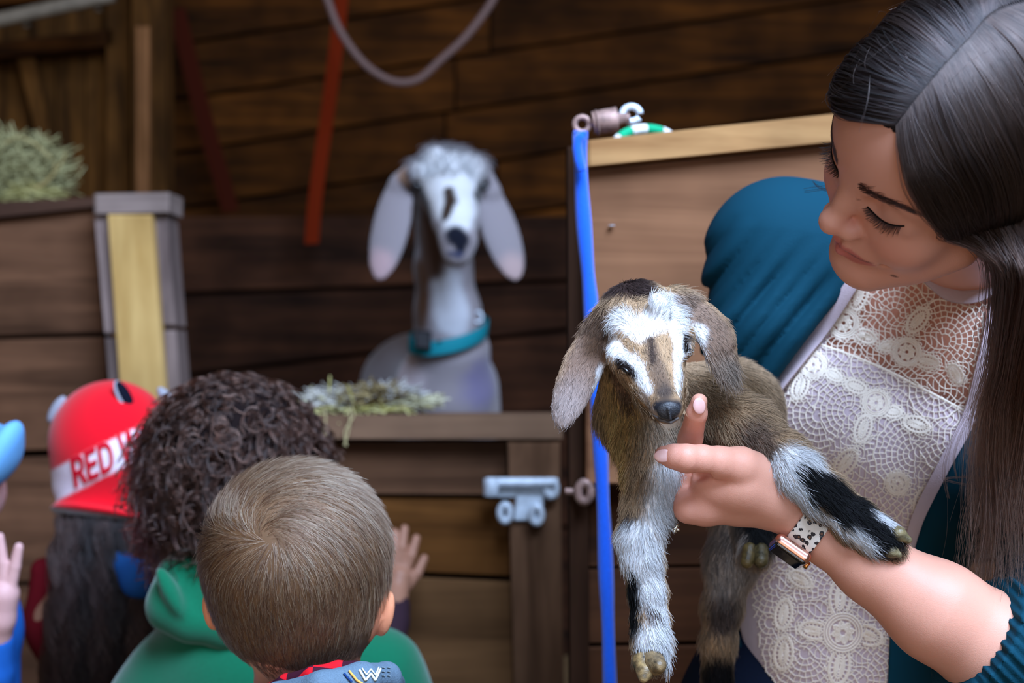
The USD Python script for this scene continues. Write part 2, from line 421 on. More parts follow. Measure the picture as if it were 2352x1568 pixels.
# --- framed bay on the far left, with upright boards, a pipe rail and a brace
wl = thing("wall_left", kind="structure")
xs = [-160, -60, 12, 70, 128, 196, 250, 300]
for i, (a, b) in enumerate(zip(xs[:-1], xs[1:])):
    put("upright_board", board([(a + 2, -260), (b - 2, -260), (b - 2, py_at(4.42, .02)), (a + 2, py_at(4.42, .02))], 4.42 + rng.uniform(-.012, .012), 0.025), warm_post, wl, smooth=False)
put("beam", board([(-160, 112), (262, 66), (262, 104), (-160, 150)], 4.33, 0.06), brown_wall, wl, smooth=False)
put("top_beam", board([(-160, -40), (300, -78), (300, -28), (-160, 30)], 4.33, 0.06), brown_wall, wl, smooth=False)
put("brace", board([(38, 130), (78, 128), (118, 330), (92, 345)], 4.36, 0.05), warm_post, wl, smooth=False)
put("jamb", board([(244, -260), (296, -260), (300, py_at(4.33, .02)), (246, py_at(4.33, .02))], 4.33, 0.08), warm_post, wl, smooth=False)
t = thing("wall_post", "tall warm brown timber post rising behind the grey-capped stall post", "post")
put("shaft", board([(302, -260), (380, -260), (384, 1700), (308, 1700)], 4.2, 0.10), warm_post, t, smooth=False)
put("edge_strip", board([(312, 60), (342, 60), (348, 1700), (318, 1700)], 4.185, 0.016), wood("edge_wood", C(92, 58, 30), C(150, 100, 62), "z", 1.0), t, smooth=False)
pipe = tube(P(np.linspace(-160, 262, 12), np.linspace(80, -12, 12), 4.05), 0.021, 12)
t = thing("pipe_rail", "pale grey pipe running slantwise across the upper left corner", "pipe")
put("rail_pipe", pipe, plain("pipe_grey", C(120, 106, 88), 0.5, 0.4, vary=0.15, scale=30), t)
for x in (60, 225):
    y = 80 - (x + 160) / 422 * 92
    put("bracket", tube(P(np.array([x, x]), np.array([y - 12, y + 30]), 4.09), 0.012, 8), LK + "pipe_grey", t)

# --- left stall front
t = thing("stall_partition", "brown plank stall front on the left, with a dark top rail", "partition")
D = 2.95
for q in ([(-120, 520), (226, 478), (240, 764), (-120, 774)], [(-120, 784), (240, 774), (262, 1030), (-120, 1038)], [(-120, 1056), (262, 1046), (300, 1330), (-120, 1340)], [(-120, 1350), (300, 1340), (330, 1640), (-120, 1650)], [(-120, 1660), (330, 1650), (350, py_at(D, .02)), (-120, py_at(D, .02))]):
    put("plank", board(q, D + rng.uniform(-.006, .006), 0.035), plank_wood, t, smooth=False)
put("top_rail", board([(-120, 468), (218, 452), (222, 474), (-120, 512)], D - 0.03, 0.10), wood("rail_wood", C(54, 36, 28), C(96, 68, 54), "x"), t, smooth=False)
put("backing", board([(-120, 500), (230, 480), (330, py_at(D, .1)), (-120, py_at(D, .1))], D + 0.05, 0.02), LK + "dark_wood", t, smooth=False)

t = thing("stall_post", "weathered grey stall post with a yellow board down its front", "post")
D = 2.86
put("cap", board([(215, 444), (388, 441), (388, 488), (216, 492)], D - 0.02, 0.12, 0.004), wood("cap_wood", C(120, 102, 94), C(168, 148, 138), "x"), t, smooth=False)
def q(xl0, xr0, xl1, xr1, y0=488, y1=890):
    a, b = (lambda y: xl0 + (xl1 - xl0) * (y - 488) / 402), (lambda y: xr0 + (xr1 - xr0) * (y - 488) / 402)
    return [(a(y0), y0), (b(y0), y0), (b(y1), y1), (a(y1), y1)]
B = py_at(D, 0.02)
put("side_strip", board(q(216, 252, 251, 282, 494, 766), D, 0.09), grey_wood, t, smooth=False)
put("side_strip", board(q(217, 252, 252, 282, 776, B), D, 0.09), grey_wood, t, smooth=False)
put("side_strip", board(q(345, 384, 374, 414, 494, 748), D + .005, 0.09), grey_wood, t, smooth=False)
put("side_strip", board(q(345, 384, 374, 414, 758, B), D + .005, 0.09), grey_wood, t, smooth=False)
put("front_board", board(q(247, 348, 276, 378, 492, B), D - 0.022, 0.03, 0.004), yellow_wood, t, smooth=False)

# --- the gate
t = thing("stall_gate", "low brown plank stall gate with a galvanised latch", "gate")
D = 2.40
top = P(np.array([540, 1292, 1292, 540]), np.array([953, 953, 1008, 1008]), D - 0.02)
put("top_rail", slab(top, 0.085, 0.004), wood("gate_rail", C(92, 68, 52), C(140, 108, 84), "x"), t, smooth=False)
put("plank", board([(540, 1016), (1166, 1014), (1166, 1136), (540, 1132)], D + 0.02, 0.03), wood("gate_plank", C(78, 52, 36), C(120, 84, 60), "x"), t, smooth=False)
put("plank", board([(540, 1140), (1172, 1145), (1178, 1322), (540, 1296)], D + 0.03, 0.03), orange_wood, t, smooth=False)
put("plank", board([(540, 1308), (1178, 1337), (1190, 1640), (540, 1610)], D + 0.03, 0.03), wood("gate_plank_low", C(72, 48, 28), C(122, 86, 54), "x"), t, smooth=False)
put("plank", board([(540, 1620), (1190, 1650), (1200, py_at(D, .05)), (540, py_at(D, .05))], D + 0.03, 0.03), plank_wood, t, smooth=False)
put("stile", board([(1166, 1012), (1286, 1012), (1306, py_at(D, .05)), (1196, py_at(D, .05))], D - 0.015, 0.06, 0.004), wood("stile_wood", C(74, 50, 34), C(122, 88, 64), "z"), t, smooth=False)
put("backing", board([(540, 1010), (1280, 1010), (1280, py_at(D, .1)), (540, py_at(D, .1))], D + 0.065, 0.02), LK + "dark_wood", t, smooth=False)
zinc = plain("zinc", C(206, 216, 226), 0.45, 0.5, metallic=0.2, vary=0.18, scale=60)
la = put("latch", (lambda: trimesh.util.concatenate([
    board([(1122, 1098), (1262, 1098), (1262, 1142), (1122, 1142)], D - 0.022, 0.006, 0.002),
    board([(1186, 1140), (1250, 1140), (1244, 1196), (1180, 1196)], D - 0.024, 0.006, 0.002)]))(), zinc, t, smooth=False, label="galvanised slide latch")
put("bolt", tube(P(np.linspace(1118, 1276, 14), np.full(14, 1108.0), D - 0.032), 0.009, 14), zinc, la)
put("bolt_knob", tube(P(np.array([1128, 1128]), np.array([1098, 1138]), D - 0.034), 0.013, 14), zinc, la)
for (x, y, r) in ((1160, 1178, 19), (1232, 1182, 19), (1266, 1122, 18)):
    a = np.linspace(0, 2 * np.pi, 25)
    put("eye_plate", tube(P(x + r * .62 * np.cos(a), y + r * np.sin(a), D - 0.03), 0.0065, 8, caps=False), zinc, la)
put("keeper", board([(1255, 1100), (1282, 1100), (1282, 1142), (1255, 1142)], D - 0.034, 0.02, 0.003), zinc, la, smooth=False)

# --- right-hand stall divider
t = thing("stall_divider", "tall brown board partition with a light wood lip, behind the woman", "partition")
D = 1.78
E2 = lambda x: D + (x - 1345) / 600 * 0.02
put("panel", board([(1347, 388), (2560, 268), (2560, 1110), (1347, 1112)], [E2(1345), E2(2560), E2(2560), E2(1345)], 0.03), board_wood, t, smooth=False)
put("lip", board([(1345, 322), (2560, 192), (2560, 260), (1347, 382)], [E2(1345) - .02, E2(2560) - .02, E2(2560) - .02, E2(1345) - .02], 0.06, 0.004), lip_wood, t, smooth=False)
dk = wood("divider_low", C(56, 34, 22), C(94, 58, 36), "x")
for y0, y1 in ((1120, 1300), (1308, 1476), (1486, py_at(D, .02))):
    put("lower_plank", board([(1347, y0), (2560, y0 - 20), (2560, y1 - 20), (1347, y1)], D + 0.05, 0.03), dk, t, smooth=False)
put("edge_post", board([(1304, 336), (1346, 332), (1362, py_at(D, .02)), (1318, py_at(D, .02))], D + 0.02, 0.07), wood("edge_dark", C(34, 20, 12), C(66, 42, 28), "z"), t, smooth=False)
iron = plain("rusty_iron", C(150, 120, 110), 0.55, 0.4, metallic=0.35, vary=0.35, scale=90)
a = np.linspace(0, 2 * np.pi, 25)
eb = put("eye_bolt", tube(P(1342 + 14 * np.cos(a), 1130 + 22 * np.sin(a), D - 0.0), 0.006, 8, caps=False), iron, t, label="rusty eye bolt screwed into the divider's edge")
put("shank", tube(P(np.array([1298, 1330]), np.array([1128, 1130]), D + .01), 0.0045, 8), iron, eb)
put("nail", tube(P(np.array([1405, 1405]), np.array([517, 519]), D - .004), 0.004, 8), zinc, t)

# --- blue lead rope with its swivel snap, slung over the divider's corner
t = thing("lead_rope", "bright blue lead rope hanging from a metal snap at the divider's corner", "rope")
c = spline([(1334, 300), (1332, 340), (1338, 470), (1348, 600), (1357, 700), (1366, 850), (1377, 1000), (1385, 1150), (1392, 1320), (1398, 1480), (1406, 1800), (1410, 2350)], 90)
x = np.linspace(0, 1, 90)
RD = 1.66 + 0.04 * x
rad = (16.5 + 1.5 * np.sin(x * 37)) * 1.68 / F
put("cord", tube(P(c[:, 0], c[:, 1], RD), rad, 16), plain("blue_cord", C(8, 92, 225), 0.75, 0.2, 0.5, 900, sheen=0.4, vary=0.2), t)
put("loop_end", tube(P(np.array([1340, 1328, 1326, 1330, 1336]), np.array([310, 318, 340, 368, 392]), 1.645), 0.006, 10), LK + "blue_cord", t)
sn = put("snap", tube(P(np.array([1352, 1362, 1362, 1418, 1418, 1446]), np.array([284, 283, 282, 274, 274, 270]), 1.66), np.array([9, 9, 26, 29, 15, 10]) * 1.66 / F, 18), iron, t, label="rusty swivel snap")
put("ring", tube(P(1337 + 17 * np.cos(a), 286 + 17 * np.sin(a), 1.66), 0.0036, 8, caps=False), iron, sn)
put("hook", tube(P(1450 + 20 * np.cos(a[2:]), 262 + 17 * np.sin(a[2:]), 1.665), 0.0042, 10), zinc, sn)
put("collar_ring", tube(P(np.array([1368, 1374]), np.array([282, 281]), 1.66), 29 * 1.66 / F, 18), iron, sn)

t = thing("striped_rope", "green and white striped rope coil lying behind the light wood lip", "rope")
u = np.linspace(0, 2 * np.pi, 97)
cx, cy = 1484, 336
for i in range(12):
    w = u[i * 8:(i + 1) * 8 + 1]
    put("rope_turn", tube(P(cx + 70 * np.cos(w), cy - 40 * np.sin(w) , D + 0.085 + 0.02 * np.cos(w)), 0.0065, 10), plain("rope_green", C(20, 160, 112), 0.8, 0.2) if i == 0 else LK + "rope_green" if i % 2 == 0 else (plain("rope_white", C(225, 225, 220), 0.8, 0.2) if i == 1 else LK + "rope_white"), t)

# --- things hanging in front of the far wall
t = thing("hanging_cable", "pale pinkish cable sagging in an arc from above", "cable")
c = spline([(728, -60), (752, 0), (780, 70), (830, 140), (880, 178), (922, 190), (965, 180), (1010, 140), (1060, 95), (1098, 50), (1132, 0), (1160, -60)], 60)
put("cable", tube(P(c[:, 0], c[:, 1], 3.6), 0.0105, 10), plain("cable_pink", C(96, 70, 62), 0.6, 0.3), t)
t = thing("red_strap", "dark red strap hanging straight down left of the goat", "strap")
c = spline([(790, -80), (782, 20), (772, 110), (762, 190), (748, 290), (733, 390), (722, 480), (716, 560)], 30)
wv = np.array([0.019, 0, 0.001]); pc = P(c[:, 0], c[:, 1], 3.85)
def ribbon(pc, wv, th=0.0025):
    n = len(pc); tn = unit(np.cross(np.gradient(pc, axis=0), wv)) * th
    v = np.vstack([pc - wv - tn, pc + wv - tn, pc + wv + tn, pc - wv + tn]); f = []
    for i in range(n - 1):
        for k in range(4):
            a0, b0 = k * n + i, ((k + 1) % 4) * n + i
            f += [[a0, b0, b0 + 1], [a0, b0 + 1, a0 + 1]]
    m = trimesh.Trimesh(v, f, process=False); m.fix_normals(); return m
put("webbing", ribbon(pc, wv), plain("red_webbing", C(92, 24, 4), 0.9, 0.05), t)
t = thing("dark_red_strap", "dim maroon strap slung slantwise on the far wall beside the timber post", "strap")
c = spline([(405, 20), (430, 120), (455, 220), (485, 330), (512, 420), (530, 486)], 24)
put("webbing", ribbon(P(c[:, 0], c[:, 1], 4.4), np.array([0.026, 0, .004])), plain("maroon_webbing", C(54, 16, 6), 0.9, 0.05), t)

# --- hay
def hay(name, label, boxes, n, rng, parent_kind="stuff"):
    """boxes: (px, py, d, rx, ry, rd in metres, colours)."""
    allp, cols = [], []
    for (px, py, d, rx, ry, rd, c0, c1, m) in boxes:
        ctr = P(px, py, d); u = rng.normal(0, 1, (m, 3)); u = u / np.linalg.norm(u, axis=1)[:, None] * rng.random((m, 1)) ** 0.5
        o = ctr + u * [rx, rd, ry]; dr = unit(rng.normal(0, 1, (m, 3)) * [1.2, .8, 0.55 if rx > .1 else .26]); L = rng.uniform(0.03, 0.10, (m, 1, 1)) * (rx / 0.10) ** 0.5
        s = np.linspace(-.5, .5, 4)[None, :, None]
        q = o[:, None] + L * (s * dr[:, None] + (s ** 2 - .1) * rng.normal(0, .35, (m, 1, 3)))
        allp.append(q); cols.append(np.array(c0) + rng.random((m, 1)) * (np.array(c1) - np.array(c0)))
    return np.concatenate(allp), np.concatenate(cols)
straw = painted("straw", 0.6, 0.3)
r2 = np.random.default_rng(3)
pts, cl = hay("", "", [(20, 395, 3.1, .13, .085, .10, C(120, 112, 70), C(186, 180, 130), 1500), (-60, 420, 3.1, .16, .09, .12, C(110, 104, 66), C(170, 166, 120), 900), (70, 450, 3.05, .06, .03, .06, C(140, 130, 70), C(190, 180, 120), 300)], 0, r2)
t = thing("hay_heap", "heap of pale green hay on the left stall front's top rail", "hay", kind="stuff")
ex = np.array([spline([(60, 440), (105, 420), (135, 385), (152, 350)], 8), spline([(10, 330), (40, 315), (80, 330), (118, 362)], 8), spline([(50, 440), (90, 425), (120, 400), (128, 370)], 8)])
put("core", solid(Sdf3().ell(P(10, 405, 3.12), (.115, .09, .075)).ell(P(-70, 420, 3.12), (.13, .09, .08), k=.03), 0.012), plain("hay_core", C(104, 98, 60), .9, .1, 0.8, 120, vary=.3), t)
strands("stalks", pts, 0.0026, straw, t, cl)
strands("long_stalks", np.stack([P(e[:, 0], e[:, 1], 3.02) for e in ex]), 0.003, straw, t, np.tile(C(170, 150, 96), (3, 1)))
pts, cl = hay("", "", [(735, 918, 2.44, .04, .012, .025, C(140, 132, 116), C(204, 200, 190), 130), (862, 908, 2.44, .055, .016, .028, C(70, 54, 30), C(150, 130, 86), 300), (890, 900, 2.45, .05, .013, .025, C(130, 126, 120), C(204, 202, 198), 130), (960, 922, 2.44, .04, .009, .022, C(140, 132, 96), C(205, 200, 170), 110), (800, 912, 2.46, .08, .012, .03, C(96, 84, 66), C(180, 176, 166), 160), (820, 938, 2.43, .12, .004, .02, C(176, 166, 90), C(220, 212, 150), 70)], 0, r2)
t = thing("hay_clump", "clump of loose hay spilling over the top rail of the gate", "hay", kind="stuff")
strands("stalks", pts, 0.0026, straw, t, cl)
dn = np.array([spline([(x0, 935), (x0 + 6, 955), (x0 + r2.uniform(-16, 16), 990), (x0 + r2.uniform(-14, 20), 1010 + r2.uniform(0, 30))], 7) for x0 in (700, 716, 742, 798, 806)])
strands("loose_stalks", np.stack([P(e[:, 0], e[:, 1], 2.365) for e in dn]), 0.0022, straw, t, np.tile(C(196, 180, 130), (5, 1)))

# ================================================================== figures: helpers
def J(*rows):
    """Rows of (px, py, depth, radius in pixels) -> points, radii in metres."""
    a = np.array(rows, float); return P(a[:, 0], a[:, 1], a[:, 2]), a[:, 3] * a[:, 2] / F

class Fig(Sdf3):
    def limb(self, rows, k=12.0):
        p, r = J(*rows)
        if len(p) == 1: return self.ball(p[0], r[0], k * rows[0][2] / F)
        return self.chain(p, r, k * rows[0][2] / F)
    def egg(self, px, py, d, r, axis=(0, 1, 0), normal=(0, 0, 1), k=12.0, sub=False):
        """Ellipsoid with radii (pixels) along the axis, across it and along the normal; axis and normal in (right, up, towards the camera)."""
        B = np.stack([RGT, UPV, -FWD]); Rm = frame_along(np.array(axis, float) @ B, np.array(normal, float) @ B)
        return self.ell(P(px, py, d), np.array(r, float) * d / F, Rm, k * d / F, sub)
    def bump(self, px, py, d, r, k=12.0, sub=False):
        return self.ball(P(px, py, d), r * d / F, k * d / F, sub)
VB = np.stack([RGT, UPV, -FWD])
def vdir(*v): return unit(np.atleast_2d(np.array(v, float)) @ VB)

def blobs(p, base, spots, noise_amp=0.0, noise_scale=60.0, seed=0):
    """Coat colours at points p: base colour, then spots = (rows of (px, py, d, radius px), colour, softness), a run of rows being a tapered stripe."""
    col = np.tile(np.asarray(base, float), (len(p), 1))
    nz = (meshkit.fbm(p * noise_scale, 3, seed) - 0.5) * 2 * noise_amp if noise_amp else 0.0
    for rows, c, soft in spots:
        pt, r = J(*rows)
        if len(pt) == 1: d = np.linalg.norm(p - pt[0], axis=1) / r[0]
        else:
            d = np.full(len(p), 9e9)
            for a, b, ra, rb in zip(pt[:-1], pt[1:], r[:-1], r[1:]):
                ba = b - a; h = np.clip(((p - a) @ ba) / (ba @ ba), 0, 1)
                d = np.minimum(d, np.linalg.norm(p - a - h[:, None] * ba, axis=1) / (ra + (rb - ra) * h))
        w = np.clip((1 + soft - d + nz) / (2 * soft), 0, 1); w = w * w * (3 - 2 * w)
        col = col * (1 - w[:, None]) + np.asarray(c) * w[:, None]
    return col

# ================================================================== the goat kid in the woman's hands
fur = hair_mat("fur", 0.6, 0.6, 0.7, .5)
coat = painted("coat", 0.85, 0.1)
horn = painted("hoof_horn", 0.45, 0.5, bump=0.5, scale=500)
kid = thing("goat_kid", "brown and white goat kid with long drooping ears, held in the woman's hands", "goat")
kb = Fig()
# skull, cheeks, muzzle
kb.egg(1466, 742, 1.185, (98, 92, 96), axis=(0.25, -1, 0.2), normal=(0, .2, 1))
kb.limb([(1476, 775, 1.165, 84), (1492, 830, 1.145, 76), (1512, 885, 1.122, 56), (1528, 925, 1.105, 43)], 26)
kb.egg(1534, 938, 1.102, (30, 34, 26), axis=(1, .1, 0), normal=(0, 0, 1), k=16)
kb.egg(1424, 735, 1.145, (32, 25, 18), axis=(.6, 1, 0), normal=(-.3, .3, 1), k=24); kb.egg(1516, 705, 1.14, (34, 25, 18), axis=(-.3, 1, 0), normal=(.3, .3, 1), k=24)
kb.limb([(1404, 790, 1.165, 26), (1426, 822, 1.14, 24), (1450, 850, 1.128, 22)], 20); kb.limb([(1552, 730, 1.16, 26), (1568, 770, 1.14, 22), (1572, 800, 1.135, 20)], 20)
kb.bump(1438, 850, 1.112, 13, 12, sub=True); kb.bump(1578, 795, 1.125, 11, 12, sub=True)
kb.bump(1516, 944, 1.068, 7, 6, sub=True); kb.bump(1549, 938, 1.068, 7, 6, sub=True)
# neck, chest, trunk
kb.limb([(1462, 850, 1.215, 84), (1474, 940, 1.228, 100), (1492, 1010, 1.23, 84)], 30)
kb.limb([(1530, 940, 1.25, 108), (1680, 945, 1.32, 108), (1715, 1060, 1.39, 100), (1706, 1160, 1.40, 80)], 40)
# forelegs
kb.limb([(1628, 940, 1.235, 84), (1715, 985, 1.20, 68), (1800, 1046, 1.172, 50), (1830, 1080, 1.16, 51), (1890, 1135, 1.155, 50), (1962, 1196, 1.15, 47), (2010, 1232, 1.148, 45), (2042, 1252, 1.147, 34)], 26)
kb.limb([(1480, 1010, 1.205, 74), (1500, 1085, 1.195, 66), (1490, 1160, 1.19, 56), (1468, 1232, 1.182, 47), (1474, 1280, 1.18, 44), (1486, 1350, 1.18, 38), (1492, 1410, 1.18, 36), (1494, 1455, 1.178, 38), (1494, 1500, 1.175, 40)], 22)
# hind legs hanging behind the hand
kb.limb([(1706, 1170, 1.40, 70), (1680, 1290, 1.375, 58), (1660, 1390, 1.37, 42), (1650, 1470, 1.37, 36), (1645, 1620, 1.37, 34)], 24)
kb.limb([(1728, 1150, 1.38, 62), (1738, 1215, 1.35, 44), (1735, 1268, 1.325, 36)], 22)
# ears
B_ = 30
kb.egg(1350, 818, 1.168, (116, 44, 15), axis=(-.36, -1, .1), normal=(-.45, .1, 1), k=B_); kb.egg(1316, 890, 1.163, (98, 42, 13), axis=(-.33, -1, .1), normal=(-.5, .1, 1), k=B_)
kb.limb([(1400, 730, 1.185, 30), (1376, 765, 1.178, 30)], 18)
kb.egg(1608, 732, 1.172, (90, 46, 14), axis=(.8, -.62, .1), normal=(.25, .5, 1), k=B_); kb.egg(1650, 800, 1.166, (92, 42, 13), axis=(.36, -1, .1), normal=(.55, .15, 1), k=B_)
kb.limb([(1548, 690, 1.185, 30), (1575, 700, 1.18, 30)], 18)
km = solid(kb, 0.0022)

BR, TAN, DKB, WH, BL, GR = C(188, 152, 116), C(216, 170, 104), C(78, 60, 50), C(238, 236, 236), C(20, 18, 22), C(150, 140, 138)
spots = [
    ([(1470, 960, 1.15, 60), (1560, 1000, 1.16, 60)], C(186, 160, 134), .5),
    ([(1430, 890, 1.17, 66), (1415, 1000, 1.2, 50), (1430, 1070, 1.2, 30)], TAN, .6),
    ([(1700, 880, 1.25, 60), (1640, 850, 1.22, 50)], C(140, 108, 76), .6),
    # head
    ([(1470, 660, 1.10, 42), (1440, 650, 1.2, 60)], C(60, 44, 40), .35),
    ([(1418, 742, 1.10, 34), (1470, 762, 1.075, 30), (1520, 704, 1.09, 40), (1500, 742, 1.075, 32)], WH, .42),
    ([(1404, 790, 1.115, 20), (1440, 822, 1.095, 24), (1468, 862, 1.07, 20), (1490, 898, 1.062, 12)], WH, .35),
    ([(1540, 690, 1.10, 24), (1556, 740, 1.095, 22), (1566, 800, 1.09, 20), (1562, 870, 1.075, 16), (1561, 905, 1.07, 8)], WH, .32),
    ([(1425, 770, 1.10, 10), (1455, 800, 1.08, 14)], BR, .5),
    ([(1495, 785, 1.06, 14), (1510, 850, 1.045, 22), (1524, 895, 1.04, 22)], C(122, 98, 80), .5),
    ([(1496, 780, 1.06, 5), (1500, 830, 1.05, 7)], C(64, 50, 44), .7),
    ([(1528, 900, 1.05, 22)], C(84, 70, 62), .6),
    ([(1420, 832, 1.11, 11), (1444, 852, 1.09, 13), (1460, 870, 1.08, 8)], C(40, 30, 28), .4),
    ([(1412, 860, 1.13, 22), (1440, 905, 1.11, 26)], C(140, 108, 84), .5),
    ([(1577, 770, 1.11, 8), (1576, 800, 1.11, 9)], C(40, 30, 28), .5),
    ([(1515, 940, 1.04, 20), (1552, 936, 1.04, 20), (1538, 952, 1.05, 24)], C(52, 52, 58), .35),
    ([(1478, 915, 1.08, 10), (1505, 952, 1.065, 9), (1530, 968, 1.07, 9)], C(170, 150, 136), .5),
    # ears: darker rim and root, pale tips
    ([(1372, 760, 1.16, 50), (1305, 940, 1.14, 54)], C(150, 122, 106), .5), ([(1580, 700, 1.16, 40), (1640, 760, 1.15, 50), (1675, 860, 1.14, 40)], C(150, 122, 104), .5),
    ([(1374, 735, 1.16, 46), (1362, 800, 1.15, 30)], C(92, 68, 52), .8),
    ([(1300, 940, 1.14, 60)], C(178, 160, 154), .95),
    ([(1676, 850, 1.14, 36)], C(160, 140, 124), .7),
    ([(1602, 765, 1.17, 22), (1600, 800, 1.165, 22), (1618, 830, 1.165, 16)], WH, .4),
    ([(1384, 850, 1.165, 14), (1372, 890, 1.16, 12)], WH, .4),
    # near foreleg: white upper, dark ring, white knee, black cannon, white band
    ([(1545, 1050, 1.12, 36), (1538, 1110, 1.12, 46), (1520, 1190, 1.12, 44)], WH, .5),
    ([(1444, 1200, 1.16, 26), (1470, 1205, 1.13, 16)], C(50, 46, 52), .45),
    ([(1460, 1255, 1.15, 62), (1490, 1330, 1.14, 44), (1510, 1400, 1.14, 30), (1525, 1440, 1.15, 20)], WH, .22),
    ([(1450, 1330, 1.18, 22), (1452, 1400, 1.17, 26), (1456, 1430, 1.17, 22)], BL, .35),
    ([(1490, 1402, 1.13, 10), (1515, 1412, 1.13, 8)], C(82, 62, 54), .5),
    ([(1500, 1462, 1.135, 42), (1530, 1490, 1.14, 26)], WH, .25),
    ([(1470, 1510, 1.14, 26), (1520, 1512, 1.13, 14)], C(38, 34, 38), .4),
    # far foreleg: brown, dark, white band, black, white patch, black foot
    ([(1730, 1000, 1.13, 46), (1770, 1050, 1.12, 30)], C(120, 96, 80), .5),
    ([(1766, 1062, 1.12, 22)], C(28, 24, 28), .5),
    ([(1826, 1082, 1.11, 72)], WH, .22),
    ([(1846, 1082, 1.10, 22), (1900, 1126, 1.10, 48), (1975, 1180, 1.10, 56), (2040, 1222, 1.10, 52)], BL, .22),
    ([(1790, 1120, 1.13, 20), (1850, 1160, 1.13, 15), (1925, 1212, 1.12, 11)], WH, .4),
    ([(1960, 1228, 1.11, 22), (2000, 1262, 1.11, 18)], WH, .4),
    ([(2010, 1176, 1.12, 14), (2050, 1204, 1.12, 14)], WH, .4),
    ([(2030, 1262, 1.11, 24)], BL, .35),
    # hind legs
    ([(1690, 1240, 1.42, 90), (1668, 1330, 1.42, 60)], C(170, 158, 150), .5),
    ([(1662, 1420, 1.43, 46)], C(96, 82, 76), .5),
    ([(1655, 1560, 1.44, 60)], C(24, 20, 22), .4),
    ([(1755, 1180, 1.36, 70), (1740, 1250, 1.34, 34)], C(20, 17, 18), .4),
    ([(1706, 1240, 1.35, 16), (1702, 1285, 1.34, 14)], C(196, 176, 160), .5),
]
# depth-independent spots: measure them on the surface itself
def kid_colour(p):
    q = pix(p)
    return blobs(p, BR, fitted, 0.22, 120.0, 4)
def refit(f, spots, d0=0.9, d1=1.7):
    out = []
    for rows, c, soft in spots:
        a = np.array(rows, float); h = trace(f, a[:, 0], a[:, 1], d0, d1)
        d = np.where(np.isnan(h[:, 0]), a[:, 2], (np.nan_to_num(h) - EYE) @ FWD)
        out.append(([(x, y, z, r) for (x, y, _, r), z in zip(rows, d)], c, soft))
    return out
fitted = refit(kb, spots, 0.9)
put("body", km, coat, kid, col=(lambda c: c * np.interp(c.min(1), [.15, .7], [.72, .95])[:, None])(kid_colour(km.vertices)))
r5 = np.random.default_rng(5)
seeds = [((1470, 690, 1.1), (0, 1, .1)), ((1430, 665, 1.1), (-.8, .8, 0)), ((1520, 665, 1.1), (.8, .8, 0)), ((1470, 760, 1.08), (-.2, 1, 0)), ((1500, 800, 1.06), (-.15, 1, .3)), ((1515, 880, 1.05), (-.2, 1, .3)), ((1440, 830, 1.1), (-.6, .7, .2)), ((1565, 800, 1.1), (.25, 1, 0)),
         ((1400, 870, 1.15), (-.3, -1, 0)), ((1420, 950, 1.15), (-.3, -1, .1)), ((1480, 1000, 1.15), (-.1, -1, .2)), ((1560, 880, 1.2), (.5, -.8, .2)), ((1600, 980, 1.17), (.5, -.7, .2)), ((1680, 880, 1.25), (.9, -.25, .1)), ((1730, 960, 1.2), (.9, -.45, .1)),
         ((1440, 1080, 1.17), (-.35, -1, 0)), ((1520, 1120, 1.15), (.0, -1, .1)), ((1440, 1200, 1.16), (-.4, -1, 0)), ((1540, 1200, 1.17), (.7, -.8, 0)), ((1470, 1280, 1.15), (0, -1, .1)), ((1510, 1290, 1.16), (.6, -1, 0)), ((1480, 1380, 1.15), (.15, -1, 0)), ((1500, 1470, 1.14), (.15, -1, .2)), ((1530, 1450, 1.15), (.75, -.8, 0)), ((1450, 1470, 1.15), (-.2, -1, 0)),
         ((1800, 1060, 1.12), (.8, -.6, 0)), ((1850, 1150, 1.12), (.7, -.75, 0)), ((1900, 1130, 1.1), (.78, -.62, 0)), ((2000, 1220, 1.1), (.8, -.6, .1)),
         ((1340, 800, 1.15), (-.36, -1, 0)), ((1305, 930, 1.14), (-.25, -1, 0)), ((1620, 730, 1.15), (.8, -.6, 0)), ((1660, 820, 1.14), (.35, -1, 0)), ((1680, 1300, 1.4), (-.1, -1, 0)), ((1740, 1220, 1.34), (0, -1, 0))]
comb = field(P(*np.array([s[0] for s in seeds]).T), vdir(*[s[1] for s in seeds]))
